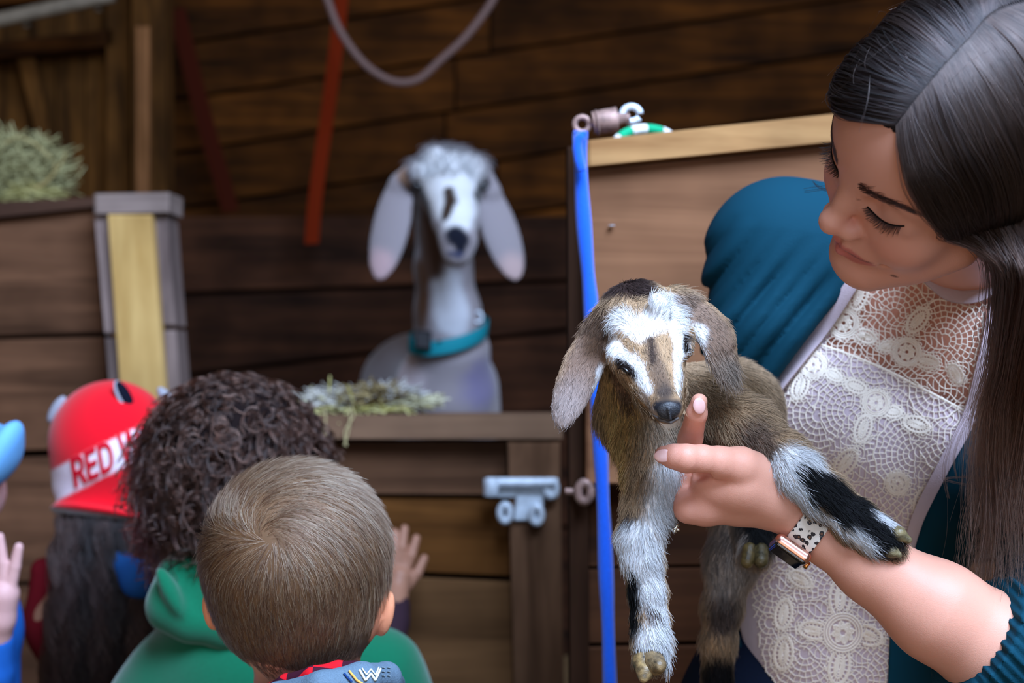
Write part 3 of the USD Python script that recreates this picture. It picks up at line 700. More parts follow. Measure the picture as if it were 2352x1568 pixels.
def kid_fur(n, k):
    p, nn = sample(km, n, r5, lambda p, n: facing(p, n, -0.3))
    q = pix(p)
    front = q[:, 2] < 1.33
    ok = ~(np.hypot(q[:, 0] - 1536, q[:, 1] - 944) < 34) | (q[:, 2] > 1.2)
    ok &= ~((np.hypot(q[:, 0] - 1440, q[:, 1] - 850) < 10) & (q[:, 2] < 1.15))
    ok &= front | (r5.random(len(p)) < 0.6)
    p, nn, q = p[ok], nn[ok], q[ok]
    L = np.full(len(p), 0.0125)
    def near(px, py, r, val, soft=1.0):
        w = np.clip((r - np.hypot(q[:, 0] - px, q[:, 1] - py)) / (r * 0.35 * soft), 0, 1); L[:] = L * (1 - w) + val * w
    near(1500, 830, 135, 0.0046); near(1470, 690, 78, 0.0085); near(1310, 900, 110, 0.0042); near(1355, 800, 60, 0.0042); near(1665, 810, 95, 0.004); near(1615, 725, 55, 0.0042); near(1525, 910, 60, 0.003)
    near(1420, 960, 80, 0.019); near(1440, 1080, 60, 0.018); near(1660, 900, 110, 0.015); near(1550, 1230, 60, 0.016); near(1535, 1470, 60, 0.018); near(1490, 1490, 40, .014)
    near(1960, 1180, 110, 0.0115); near(1830, 1090, 70, 0.015)
    L *= r5.uniform(0.65, 1.25, len(p))
    lift = np.where(L < 0.007, 0.10, 0.22) * r5.uniform(0.5, 1.5, len(p)); hd = np.hypot(q[:, 0] - 1470, q[:, 1] - 670) < 60; lift = np.where(hd, .24, lift)
    h = hairs_on(p, nn, comb(p), L, lift, r5, k, 0.22, 0.05)
    c = kid_colour(p + r5.normal(0, 0.0012, p.shape))
    c = c * r5.lognormal(0, 0.2, (len(p), 1)); br = (c.mean(1) > .08) & (c.mean(1) < .5) & (r5.random(len(p)) < .16)
    c[br] = c[br] * 0.35; return h, np.clip(c * np.interp(c.min(1), [.02, .08, .3, .7], [.9, 1.3, 1.15, 1.12])[:, None], 0.008, 0.95)
h, c = kid_fur(105000, 4)
strands("fur", h, np.array([0.00034, 0.00032, 0.00024, 0.00007]), fur, kid, c)
# eyes, nose leather, hooves
def eyes(kid):
    for (x, y, d, ax) in ((1438, 851, 1.118, (1, -.75, .3)), (1576, 797, 1.128, (.1, -1, .2))):
        e = Fig().egg(x, y, d, (12, 4.5, 6), axis=ax, normal=(0, .2, 1), k=2)
        put("eye", solid(e, 0.0006), plain("dark_eye", C(16, 12, 12), 0.15, 0.6) if x < 1500 else LK + "dark_eye", kid)
eyes(kid)
ns = Fig().egg(1536, 942, 1.0885, (27, 21, 12), axis=(1, .12, 0), normal=(.1, -.25, 1), k=6)
ns.limb([(1536, 940, 1.084, 4), (1540, 962, 1.085, 3)], 4)
for x, y in ((1519, 940), (1553, 934)): ns.egg(x, y, 1.077, (8, 3.5, 5), axis=(1, .5 if x < 1530 else -.5, 0), k=3, sub=True)
put("nose", solid(ns, 0.0008), plain("nose_leather", C(44, 44, 48), 0.42, 0.5, 0.4, 900), kid, label="dark grey nose")
mo = Fig().limb([(1500, 952, 1.099, 3), (1516, 964, 1.093, 3.4), (1540, 970, 1.091, 3.4), (1558, 960, 1.094, 3)], 3)
put("lip", solid(mo, 0.001), plain("lip_dark", C(88, 78, 74), .5, .4), kid)
def hoof(rows, flat, c0, c1, seed, parent, name="hoof"):
    hf = Fig(); hf.limb(rows, 6)
    m = solid(hf, 0.0011); w = np.clip(meshkit.fbm(m.vertices * 260, 3, seed) * 1.6 - .3, 0, 1)[:, None]
    return put(name, m, horn, parent, col=c0 * (1 - w) + c1 * w)
hc0, hc1 = C(52, 44, 34), C(146, 120, 82)
hoof([(1494, 1508, 1.168, 26), (1506, 1526, 1.156, 24), (1514, 1528, 1.150, 17)], 0, hc0, hc1, 1, kid)
hoof([(1478, 1518, 1.166, 25), (1482, 1543, 1.156, 20), (1478, 1556, 1.152, 12)], 0, C(40, 34, 28), C(170, 140, 92), 2, kid)
hoof([(2034, 1228, 1.142, 18), (2064, 1226, 1.138, 17), (2086, 1240, 1.136, 9)], 0, C(66, 58, 40), C(140, 124, 84), 3, kid)
hoof([(2026, 1256, 1.140, 18), (2048, 1266, 1.136, 15), (2064, 1274, 1.134, 8)], 0, C(66, 58, 40), C(132, 118, 84), 4, kid)
hoof([(1722, 1262, 1.315, 17), (1716, 1290, 1.305, 15)], 0, C(58, 48, 24), C(120, 100, 56), 5, kid); hoof([(1748, 1264, 1.315, 18), (1748, 1288, 1.305, 17)], 0, C(50, 44, 24), C(100, 86, 50), 6, kid)
hoof([(1645, 1620, 1.365, 32), (1643, 1660, 1.36, 28)], 0, C(40, 34, 28), C(90, 76, 50), 7, kid)

# ================================================================== the woman
skin = painted("skin", 0.48, 0.35, sss=0.12, bump=0.2, scale=1100, dist=0.0008)
woman = thing("person", "woman in white lace top and teal cardigan, head bowed, holding the goat kid", "person")
HX, HY, HZ = (np.array(v) @ VB for v in ((0.5725, -0.6446, 0.5067), (-0.0844, 0.5684, 0.8184), (-0.8155, -0.5113, 0.2710)))
_y = math.radians(10); HX, HZ = math.cos(_y) * HX + math.sin(_y) * HZ, math.cos(_y) * HZ - math.sin(_y) * HX
HO, HS = P(1970, 424, 1.07), 1.045e-3
HR = np.stack([HX, HY, HZ])
def H(*p):
    a = np.atleast_2d(np.array(p, float)); r = HO + HS * (a @ HR)
    return r[0] if r.shape[0] == 1 else r
def Hinv(p): return (np.asarray(p) - HO) @ HR.T / HS

class Face(Fig):
    def hc(self, a, b, ra, rb, k=6.0, sub=False): return self.cone(H(a), H(b), ra * HS, rb * HS, k * HS, sub)
    def hs(self, c, r, k=6.0, sub=False): return self.ball(H(c), r * HS, k * HS, sub)
    def he(self, c, r, k=6.0, sub=False, rot=(0, 0, 0)):
        Rl = trimesh.transformations.euler_matrix(*np.radians(rot))[:3, :3].T
        return self.ell(H(c), np.array(r) * HS, Rl @ HR, k * HS, sub)

wb_ = Face()
wb_.he((0, 28, -88), (73, 88, 97))                                      # cranium
wb_.he((0, 22, -48), (58, 58, 50), 24)                                  # forehead
wb_.he((0, -42, -46), (53, 66, 46), 24)                                 # middle face
wb_.hc((46, -62, -66), (12, -98, -17), 15, 14, 24); wb_.hc((-46, -62, -66), (-12, -98, -17), 15, 14, 24)
wb_.he((0, -95, -14), (19, 16, 17), 18)                                 # chin
for s in (1, -1):
    wb_.he((s * 34, -36, -22), (21, 21, 18), 22)                        # cheek
    wb_.hc((s * 10, 14, -6), (s * 46, 16, -24), 7, 7, 14)               # brow
    wb_.he((s * 31.5, 1, 4), (14.5, 9, 11), 10, True)                     # socket
    wb_.hs((s * 31, 1.0, -17), 14.2, 5)                                # lidded eyeball
    wb_.hc((s * 20, -11, -5), (s * 44, -8, -14), 4, 4, 10)             # under-eye
wb_.hc((0, 10, -3), (0, -12, 9), 6.5, 6.5, 12); wb_.hc((0, -12, 6.5), (0, -29, 17), 6.5, 8.5, 8)
wb_.hs((0, -31.5, 17.5), 9.4, 6)
for s in (1, -1):
    wb_.he((s * 12, -36, 7), (6.8, 7, 10), 6)                          # nostril wing
    wb_.he((s * 6, -44, 11), (3.4, 3, 5), 3, True)
wb_.he((0, -60, -8), (26, 16, 14), 14)                                  # mouth mound
wb_.hc((-27, -61, -12), (-5, -59.5, 5), 3.0, 4.0, 4); wb_.hc((-5, -59.5, 5), (5, -59.5, 5), 4, 4, 4); wb_.hc((5, -59.5, 5), (28, -61, -12), 4.0, 2.6, 4)
wb_.hc((-24, -66.5, -9), (0, -71, 4), 3.4, 5.2, 1.5); wb_.hc((0, -71, 4), (25, -66.5, -9), 5.2, 3.4, 1.5)
wb_.hs((32, -60.5, -13), 3.0, 6, True); wb_.hs((-32, -60.5, -13), 3.0, 6, True)
wb_.hc((0, -51, 10), (0, -56, 9), 2.2, 2.2, 5, True)                   # philtrum
for s in (1, -1):                                                       # ears
    wb_.he((s * 66, -10, -96), (4, 22, 12), 8, rot=(0, -s * 18, 0))
# neck and trunk
wb_.limb([(2190, 430, 1.20, 130), (2225, 600, 1.40, 122), (2215, 720, 1.47, 130)], 40)
torso = Fig()
AX = (-.33, -.93, .1)
torso.egg(2045, 930, 1.455, (330, 330, 235), axis=AX, normal=(-.25, .15, 1), k=60)
torso.egg(1945, 1330, 1.47, (430, 235, 235), axis=(-.12, -1, 0), normal=(-.2, 0, 1), k=90)
torso.egg(1925, 985, 1.385, (125, 125, 110), axis=AX, normal=(-.3, 0, 1), k=70); torso.egg(2170, 1060, 1.36, (125, 125, 110), axis=AX, normal=(-.1, 0, 1), k=70)
torso.limb([(2180, 740, 1.40, 150), (1960, 610, 1.44, 130), (1800, 590, 1.45, 136)], 80)
torso.limb([(2180, 760, 1.40, 160), (2330, 860, 1.38, 150), (2470, 940, 1.36, 160)], 80)
wb_.join(torso, 0.02)
RARM = [(1800, 590, 1.45, 138), (1775, 760, 1.43, 112), (1735, 930, 1.44, 95)]
wb_.limb([(x, y, d + .01, r * .8) for x, y, d, r in RARM] + [(1690, 1010, 1.42, 74), (1640, 1040, 1.40, 58)], 14)
LARM = [(2470, 940, 1.36, 160), (2490, 1280, 1.28, 150), (2400, 1560, 1.18, 128)]
wb_.limb(LARM, 40)
FORE = [(2400, 1560, 1.18, 128), (2290, 1492, 1.165, 122), (2150, 1402, 1.165, 112), (2000, 1300, 1.17, 80), (1900, 1232, 1.178, 62), (1838, 1186, 1.182, 58)]
wb_.limb(FORE, 30)
# left hand: palm upward under the kid, thumb towards the camera
hand = Fig()
hand.limb([(1838, 1186, 1.182, 56), (1770, 1140, 1.178, 64), (1700, 1108, 1.172, 74), (1650, 1110, 1.172, 62)], 24)
hand.limb([(1800, 1168, 1.186, 50), (1700, 1152, 1.182, 52), (1620, 1162, 1.178, 42), (1582, 1166, 1.176, 36)], 22)
hand.limb([(1760, 1100, 1.172, 54), (1700, 1072, 1.156, 46), (1652, 1062, 1.148, 37), (1612, 1055, 1.142, 33), (1578, 1052, 1.138, 31), (1548, 1048, 1.138, 28), (1524, 1045, 1.14, 21)], 9)
hand.bump(1574, 1053, 1.136, 31.5, 8)
hand.limb([(1582, 1166, 1.178, 34), (1566, 1120, 1.192, 28), (1572, 1060, 1.186, 26)], 8); hand.limb([(1572, 1060, 1.186, 26), (1586, 1005, 1.176, 28), (1600, 950, 1.152, 24), (1606, 922, 1.146, 19)], 8)
for i, (dx, dd) in enumerate(((26, .022), (48, .040), (66, .056))):
    hand.limb([(1600 + dx, 1172, 1.190 + dd * .6, 32), (1576 + dx * .6, 1150, 1.205 + dd, 27), (1570 + dx * .5, 1096, 1.222 + dd, 25), (1584 + dx * .6, 1046, 1.225 + dd, 21)], 6)
hand.egg(1600, 1096, 1.150, (34, 15, 60), axis=(1, .25, 0), k=8, sub=True)
wb_.join(hand, 0.006)
# right hand under the kid's chest, fingers spread towards the viewer's left
rh = Fig().limb([(1640, 1040, 1.40, 58), (1600, 1030, 1.37, 56)], 20)
for i in range(4): rh.limb([(1600, 1010 + i * 26, 1.365, 27), (1540, 1000 + i * 28, 1.35, 24), (1490, 1010 + i * 26, 1.34, 20)], 6)
rh.limb([(1620, 1010, 1.365, 30), (1600, 975, 1.33, 25), (1580, 960, 1.315, 20)], 8)
wb_.join(rh, 0.008)
wm = polygonise(wb_, [wb_.lo[0], wb_.lo[1], P(1900, 1640, 1.4)[2]], wb_.hi, 0.0024)

SK, LIP = C(212, 150, 126), C(192, 100, 94)
def skin_colour(v):
    L = Hinv(v); q = pix(v)
    col = np.tile(SK, (len(v), 1)); n1 = meshkit.fbm(v * 45, 3, 11)[:, None]
    col = col * (0.94 + 0.12 * n1)
    def mix(w, c): 
        nonlocal col; w = np.clip(w, 0, 1)[:, None]; col = col * (1 - w) + np.asarray(c) * w
    def g(c, r): return np.exp(-(((L - np.array(c)) / np.array(r)) ** 2).sum(1))
    for s in (1, -1): mix(.45 * g((s * 36, -36, -6), (20, 16, 22)), C(216, 138, 118)); mix(.35 * g((s * 30, -9, -4), (18, 7, 16)), C(150, 104, 92))
    mix(.4 * g((0, -33, 18), (13, 9, 14)), C(226, 140, 118))
    lip = (np.abs(L[:, 0]) < 29) & (L[:, 2] > -14)
    ax = np.abs(L[:, 0]); up = -57 - 0.0068 * ax ** 2 - 1.6 * np.exp(-(L[:, 0] / 2.5) ** 2); lo = -78.5 + 0.0145 * ax ** 2
    e = np.minimum(up - L[:, 1], L[:, 1] - lo); mix(np.where(lip, np.clip(e / 1.6 + .4, 0, 1), 0) * .85, LIP)
    mix(np.where(lip & (L[:, 2] > -8), np.exp(-((L[:, 1] + 65.0 - .004 * ax ** 2) / 1.0) ** 2), 0) * .8, C(96, 44, 44))
    mix(np.where(np.linalg.norm(L - Hinv(mole), axis=1) < 2.4, .85, 0), C(82, 44, 36))
    mix(np.where(np.linalg.norm(L - Hinv(mole2), axis=1) < 1.2, .7, 0), C(120, 66, 56))
    hd = np.clip((1700 - q[:, 0]) / 260, 0, 1) * (q[:, 1] > 880); mix(.35 * hd, C(226, 140, 126))
    return col
mole, mole2 = trace(wb_, [2054], [634], .8)[0], trace(wb_, [1974], [459], .8)[0]
put("body", wm, skin, woman, col=skin_colour(wm.vertices))
nail = plain("nail", C(226, 176, 168), 0.28, 0.5)
def nailed(px, py, d0, r, axis, normal):
    p = trace(wb_, [px], [py], .8)[0]; B = np.array(axis, float) @ VB, np.array(normal, float) @ VB
    m = solid(Fig().ell(p, np.array(r) * 1.14 / F, frame_along(*B), .001), 0.0005); put("fingernail", m, nail, woman)
nailed(1524, 1046, 0, (22, 15, 5), (1, .1, .05), (-.25, .1, 1)); nailed(1606, 932, 0, (19, 15, 5), (-.12, 1, 0), (0.1, .2, 1))

# eyebrows, lashes
hairdark = hair_mat("dark_hair", 0.2, 0.38, 0.1, 0.65)
r6 = np.random.default_rng(6)
DK = C(40, 30, 30)
def face_at(loc):
    """Pushes head-frame points (x, y) forward until they lie on the face."""
    p = H(loc); dirn = HZ
    p = p + dirn * 0.03
    for _ in range(60): p = p - dirn * np.clip(wb_(p.astype(np.float32)), -.01, .01)[:, None] * .8
    return p
for s in (1, -1):
    n = 520; u = r6.random(n); x = 12 + 42 * u; y = 17 + 4.5 * np.sin(u * 2.4) - 3 * u + r6.normal(0, 1, n) * np.interp(u, [0, .15, .6, 1], [2.0, 2.3, 1.8, .6])
    root = face_at(np.stack([s * x, y, np.zeros(n)], 1)); nn = grad(wb_, root)
    along = HX * s + HY * np.interp(u, [0, .3, 1], [.9, .35, -.35])[:, None]
    strands("eyebrow", hairs_on(root, nn, along, 0.007, 0.12, r6, 4, .15), np.array([.00035, .0003, .0002, .00006]), hairdark, woman, np.tile(DK, (n, 1)))
    n = 70; u = np.linspace(0, 1, n); x = 18 + 27 * u; y = -5 - 4.2 * np.sin(u * np.pi) + 2.5 * u
    root = face_at(np.stack([s * x, y, np.zeros(n)], 1)); t = np.linspace(0, 1, 5)[None, :, None]
    dr = HZ * .75 - HY * .55 + HX * s * ((u - .35) * .9)[:, None] + r6.normal(0, .08, (n, 3)); L = (0.0095 * (0.55 + .6 * np.sin(u * 2.4)) )[:, None, None]
    strands("eyelash", root[:, None] + L * (t * dr[:, None] + .35 * t ** 2 * HY), np.array([.0006, .0005, .0004, .0003, .0001]), hairdark, woman, np.tile(C(14, 11, 11), (n, 1)))
    lid = face_at(np.stack([s * (17.5 + 29 * u), -4.8 - 4.2 * np.sin(u * np.pi) + 2.5 * u, np.zeros(n)], 1))
    put("lash_line", tube(lid + HZ * .0001, 0.0007, 6), plain("lash_dark", C(22, 16, 16), .7, .1) if s > 0 else LK + "lash_dark", woman)

# ---- clothes: offsets of the trunk and arms
def poly_sd(poly, scale_d):
    """Signed distance (metres) to a polygon drawn on a front pattern (seen from the front of the garment)."""
    poly = np.array(poly, float)
    def f(p):
        q = pix(p); x = q[..., :2]; d = np.full(x.shape[:-1], 1e9); ins = np.zeros(x.shape[:-1], bool)
        for a, b in zip(poly, np.roll(poly, -1, 0)):
            ba = b - a; pa = x - a; h = np.clip((pa @ ba) / (ba @ ba), 0, 1)
            d = np.minimum(d, np.linalg.norm(pa - h[..., None] * ba, axis=-1))
            c = ((a[1] <= x[..., 1]) != (b[1] <= x[..., 1])) & (x[..., 0] < (b[0] - a[0]) * (x[..., 1] - a[1]) / (b[1] - a[1] + 1e-12) + a[0]); ins ^= c
        return (np.where(ins, -d, d) * scale_d / F).astype(np.float32)
    return f
opening = [(2060, 520), (1990, 580), (1945, 645), (1755, 905), (1690, 1010), (1668, 1300), (1690, 1420), (1740, 1640), (2036, 1640), (2046, 1400), (2092, 1215), (2216, 960), (2300, 760), (2330, 620)]
op_f = poly_sd(opening, 1.36)
fold_dir = np.array([0.82, 0.57])
def folds(p):
    q = pix(p); a = (q[..., 0] * fold_dir[0] + q[..., 1] * fold_dir[1])
    w = np.clip((q[..., 1] - 520 + (1800 - q[..., 0]) * .3) / 160, 0, 1) * np.clip((1960 - q[..., 0]) / 60, 0, 1) * np.clip((1150 - q[..., 1]) / 100, 0, 1)
    s = 1.15 - 1.5 * np.abs(np.sin(a / 17 + .8 * np.sin(q[..., 1] / 110))) + .6 * (1 - 2 * np.abs(np.sin(a / 29 + 1.1 + q[..., 1] / 340)))
    a2 = q[..., 0] * .74 - q[..., 1] * .67; w2 = np.clip((q[..., 1] - 1270) / 120, 0, 1) * np.clip((q[..., 0] - 2225) / 30, 0, 1)
    s2 = np.sin(a2 / 3.6 + np.sin(q[..., 0] / 50)) + .5 * np.sin(a2 / 6.1)
    a3 = q[..., 0] * .9 + q[..., 1] * .45; w3 = np.clip((q[..., 0] - 2060) / 60, 0, 1) * np.clip((1330 - q[..., 1]) / 100, 0, 1) * np.clip((q[..., 1] - 950) / 80, 0, 1)
    return (0.0042 * w * s + 0.0014 * w2 * s2 + .0012 * w3 * np.sin(a3 / 16)).astype(np.float32)
card = Fig(); card.ops = list(torso.ops); card.lo, card.hi = torso.lo.copy(), torso.hi.copy()
trunk_only = Fig(); trunk_only.ops = list(torso.ops)
sl_r = Fig().limb(RARM, 40)
LS = LARM + [(2265, 1476, 1.163, 126)]
sl_l = Fig().limb(LS, 40); fdir = unit(P(2150, 1402, 1.165) - P(2400, 1560, 1.18)); hem = P(2258, 1424, 1.165)
neckhole = Fig().limb([(2190, 430, 1.20, 165), (2215, 620, 1.39, 150), (2210, 680, 1.42, 150)], 20)
wb_vis = Fig().limb(FORE[1:], 30)
def cardigan_f(p):
    p = np.asarray(p, np.float32)
    t = trunk_only(p) - 0.0115
    t = np.maximum(t, -op_f(p))
    t = np.maximum(t, -(neckhole(p) - .004))
    t = np.maximum(t, -(wb_vis(p) - 0.0015))
    a = sl_r(p) - 0.015
    k = .03; h = np.maximum(k - np.abs(t - a), 0) / k; d = np.minimum(t, a) - h * h * k / 4
    d = np.maximum(d, -(op_f(p) + .004))
    b = np.maximum(sl_l(p) - 0.012, ((p - hem) @ fdir).astype(np.float32))
    h = np.maximum(k - np.abs(d - b), 0) / k; d = np.minimum(d, b) - h * h * k / 4
    return d + folds(p)
lo, hi = torso.lo - .03, torso.hi + .03
lo = np.minimum(lo, sl_l.lo - .02); hi = np.maximum(hi, sl_l.hi + .02); lo = np.minimum(lo, sl_r.lo - .02)
lo[2] = P(1900, 1640, 1.4)[2]
cm = polygonise(cardigan_f, lo, hi, 0.003)
teal = plain("teal_jersey", C(9, 56, 72), 0.85, 0.1, 0.25, 1400)
put("cardigan", cm, teal, woman, label="teal jersey cardigan worn open")

yoke = [(1962, 655), (2010, 600), (2130, 600), (2150, 655), (2190, 690), (2240, 690), (2278, 668), (2262, 800), (2214, 938), (2040, 852), (1893, 797)]
yk_f = poly_sd(yoke, 1.34)
blouse_cut = poly_sd([(1990, 560), (1915, 640), (1715, 905), (1640, 1010), (1668, 1330), (1700, 1440), (1740, 1640), (2120, 1640), (2140, 1400), (2190, 1215), (2300, 960), (2380, 760), (2380, 600), (2310, 628), (2255, 660), (2190, 664), (2140, 630), (2100, 560)], 1.36)
def blouse_f(p):
    p = np.asarray(p, np.float32); b = trunk_only(p)
    q = pix(p)
    wr = (0.003 * np.sin((q[..., 0] * .93 - q[..., 1] * .2) / 34 + np.sin(q[..., 1] / 120)) * np.clip((q[..., 1] - 830) / 200, 0, 1)).astype(np.float32)
    d = np.maximum(b - 0.0065 + wr, blouse_cut(p))
    d = np.maximum(d, -np.maximum(yk_f(p), (b - .02)))
    return np.maximum(d, -(b + .004))
lo2, hi2 = torso.lo - .01, torso.hi + .01; lo2[2] = P(1900, 1640, 1.4)[2]
bm = polygonise(blouse_f, lo2, hi2, 0.0034)
lilac = plain("lilac_knit", C(200, 180, 186), 0.85, 0.15, 0.35, 900, sheen=0.2)
put("blouse", bm, lilac, woman, label="pale lilac knit top under the lace")

# ---- crochet lace over the top: fans, flowers and rings of thread on the surface of the blouse
r8 = np.random.default_rng(8)
ca, sa = math.cos(math.radians(24)), math.sin(math.radians(24))
def uv2px(u, v): return 2020 + u * ca - v * sa, 880 + u * sa + v * ca
def px2uv(x, y): dx, dy = x - 2020, y - 880; return dx * ca + dy * sa, -dx * sa + dy * ca
panel = [(1958, 652), (2010, 585), (2140, 600), (2165, 660), (2215, 690), (2272, 672), (2256, 800), (2218, 945), (2100, 1205), (2060, 1330), (2040, 1640), (1765, 1640), (1748, 1520), (1728, 1400), (1705, 1250), (1720, 1010), (1782, 905), (1885, 770)]
lines, thick = [], []                              # polylines in (u, v), widths in px
motifs = []                                        # (priority, inside(u, v), polylines)
def circ(u, v, r, n=40, sq=1.0, rot=0.0):
    a = np.linspace(0, 2 * np.pi, n); x, y = r * np.cos(a), r * sq * np.sin(a); c, s = math.cos(rot), math.sin(rot)
    return np.stack([u + x * c - y * s, v + x * s + y * c], 1)
def in_el(u, v, r, sq, rot):
    c, s = math.cos(rot), math.sin(rot)
    return lambda q: (((q[:, 0] - u) * c + (q[:, 1] - v) * s) / r) ** 2 + ((-(q[:, 0] - u) * s + (q[:, 1] - v) * c) / (r * sq)) ** 2 < 1
def oval(u, v, r, rot, w=4.4):
    P_ = [(circ(u, v, r, 36, .56, rot), w), (circ(u, v, r * .88, 36, .56, rot), w), (circ(u, v, r * .62, 30, .42, rot), 4.0), (circ(u, v, r * .5, 24, .38, rot), 4.0), (circ(u, v, r * .36, 20, .36, rot), 4.6), (circ(u, v, r * .2, 14, .4, rot), 5)]
    for a in np.linspace(0, 2 * np.pi, 18, endpoint=False):
        o = circ(u, v, 1, 2, 1, 0); c, s = math.cos(rot), math.sin(rot)
        f = lambda k, q: np.array([u + k * math.cos(a) * c - k * q * math.sin(a) * s, v + k * math.cos(a) * s + k * q * math.sin(a) * c])
        P_.append((np.stack([f(r * .62, .42), f(r * .9, .56)]), 3.0))
    for a in np.linspace(0, 2 * np.pi, 14, endpoint=False):
        c, s = math.cos(rot), math.sin(rot); x, y = r * 1.06 * math.cos(a), r * .62 * math.sin(a)
        P_.append((circ(u + x * c - y * s, v + x * s + y * c, 5, 8), 2.6))
    motifs.append((3, in_el(u, v, r * 1.05, .6, rot), P_))
def flower(u, v, r):
    P_ = [(circ(u, v, r, 44), 4.6), (circ(u, v, r * .86, 40), 4.6), (circ(u, v, r * .72, 36), 4.2)]
    for a in np.arange(8) * np.pi / 4 + .2:
        for q in (.9, .45): P_.append((circ(u + r * .38 * math.cos(a), v + r * .38 * math.sin(a), r * .22 * q, 14, .62, a), 5.0))
        P_.append((np.array([[u + r * .55 * math.cos(a), v + r * .55 * math.sin(a)], [u + r * .75 * math.cos(a), v + r * .75 * math.sin(a)]]), 2.4))
    for a in np.arange(20) * np.pi / 10: P_.append((circ(u + r * 1.07 * math.cos(a), v + r * 1.07 * math.sin(a), 4.5, 8), 2.4))
    motifs.append((4, in_el(u, v, r * 1.08, 1, 0), P_))
def fan(u, v, r, rot, span=2.9, step=12.5, pri=1):
    P_ = []
    n = int(r / step)
    for i in range(1, n + 1):
        rr = r * i / n; a = np.linspace(rot - span / 2, rot + span / 2, max(8, int(rr / 2.5)))
        wob = 1 + .025 * np.sin(a * 14 + i); P_.append((np.stack([u + rr * wob * np.cos(a), v + rr * wob * np.sin(a)], 1), 2.7 if i < n else 3.6))
    for i in range(1, n):
        m = max(5, int(span * r * (i + .5) / n / 13)); r0, r1 = r * i / n, r * (i + 1) / n
        for j in range(m + 1):
            a = rot - span / 2 + span * j / m + (.06 if i % 2 else 0)
            P_.append((np.array([[u + r0 * math.cos(a), v + r0 * math.sin(a)], [u + r1 * math.cos(a), v + r1 * math.sin(a)]]), 2.3))
    ins = lambda q: (np.hypot(q[:, 0] - u, q[:, 1] - v) < r) & (np.abs((np.arctan2(q[:, 1] - v, q[:, 0] - u) - rot + np.pi) % (2 * np.pi) - np.pi) < span / 2)
    motifs.append((pri, ins, P_))
# rows of the pattern, given as they lie on the cloth
def atpx(fn, x, y, *a): fn(*px2uv(x, y), *a)
D24 = math.radians(24)
for (x, y, r) in ((1938, 742, 34), (2083, 808, 32), (1868, 838, 30), (2012, 925, 31), (1936, 1452, 44), (2236, 990, 30), (2062, 1110, 26)): atpx(flower, x, y, r)
for (x, y, r, d) in ((1972, 680, 36, 108), (1988, 772, 27, 20), (2108, 735, 34, -50), (2130, 830, 28, 12), (2040, 795, 22, -10), (2196, 858, 26, 60), (2105, 975, 32, 18), (1915, 862, 22, 30), (1838, 888, 32, 110), (2048, 945, 24, 10), (1966, 888, 26, 20), (1982, 985, 34, 108), (1942, 1062, 38, -52), (2120, 1150, 34, 112), (1930, 1372, 46, 95), (1990, 1458, 40, 20), (1870, 1448, 36, 10), (1928, 1530, 44, 100), (1800, 1500, 40, 95), (1838, 1330, 30, 30), (1800, 1410, 36, 100)): atpx(oval, x, y, r, math.radians(d) - D24)
for (x, y, r, d) in ((2055, 720, 78, -60), (2000, 655, 60, -20), (2170, 780, 92, -40), (2230, 730, 70, -60), (1900, 760, 60, 200), (2150, 900, 62, 120), (2010, 840, 56, 140), (1880, 955, 74, 150), (1950, 945, 78, 200), (2100, 1045, 92, 170), (2190, 1010, 80, 80), (1865, 1035, 84, -110), (2005, 1110, 92, -20), (2060, 1180, 80, -60), (1800, 960, 70, -140), (1800, 1030, 60, 200), (1850, 1110, 80, 200), (1840, 1290, 86, -100), (1930, 1360, 104, -110), (2000, 1380, 90, -40), (1980, 1560, 110, 20), (1850, 1500, 110, 120), (1780, 1340, 70, 160), (1770, 1430, 80, 150), (2020, 1290, 80, -30), (1780, 1230, 70, -160), (2130, 1110, 76, 60), (1900, 1220, 80, -90), (1900, 1620, 90, -100), (2030, 1480, 84, 10)): atpx(fan, x, y, r, math.radians(d) - D24)
# loose net filling what is left
for u in np.arange(-480, 420, 13.0):
    v = np.arange(-420, 900, 6.0); lines.append(np.stack([u + 5 * np.sin(v / 9 + u) + 3 * np.sin(v / 23), v], 1)); thick.append(2.3)
for v in np.arange(-420, 900, 14.0):
    u = np.arange(-480, 420, 6.0); lines.append(np.stack([u, v + 5 * np.sin(u / 10 + v) + 3 * np.cos(u / 27)], 1)); thick.append(2.3)
def runs(q, keep):
    e = np.flatnonzero(np.diff(np.r_[0, keep.astype(int), 0])); return [q[a:b] for a, b in zip(e[::2], e[1::2]) if b - a > 1]
def dense(q, st=5.0):
    L = np.r_[0, np.cumsum(np.linalg.norm(np.diff(q, axis=0), axis=1))]; m = max(2, int(L[-1] / st) + 1); t = np.linspace(0, L[-1], m)
    return np.stack([np.interp(t, L, q[:, 0]), np.interp(t, L, q[:, 1])], 1)
out, ow = [], []
order = sorted(range(len(motifs)), key=lambda i: (-motifs[i][0], i))
for q, w in zip(lines, thick):
    k = np.ones(len(q), bool)
    for pri, ins, _ in motifs: k &= ~ins(q)
    for s in runs(q, k): out.append(s); ow.append(w)
for rank, i in enumerate(order):
    above = [motifs[j][1] for j in order[:rank]]
    for q, w in motifs[i][2]:
        q = dense(q); k = np.ones(len(q), bool)
        for ins in above: k &= ~ins(q)
        for s in runs(q, k): out.append(s); ow.append(w)
cnt = np.array([len(s) for s in out]); flat = np.vstack(out)
X, Y = uv2px(flat[:, 0], flat[:, 1])
base = lambda p: trunk_only(np.asarray(p, np.float32))
def lace_f(p):
    q = pix(p); wr = 0.003 * np.sin((q[..., 0] * .93 - q[..., 1] * .2) / 34 + np.sin(q[..., 1] / 120)) * np.clip((q[..., 1] - 830) / 200, 0, 1)
    return base(p) + wr - 0.0078
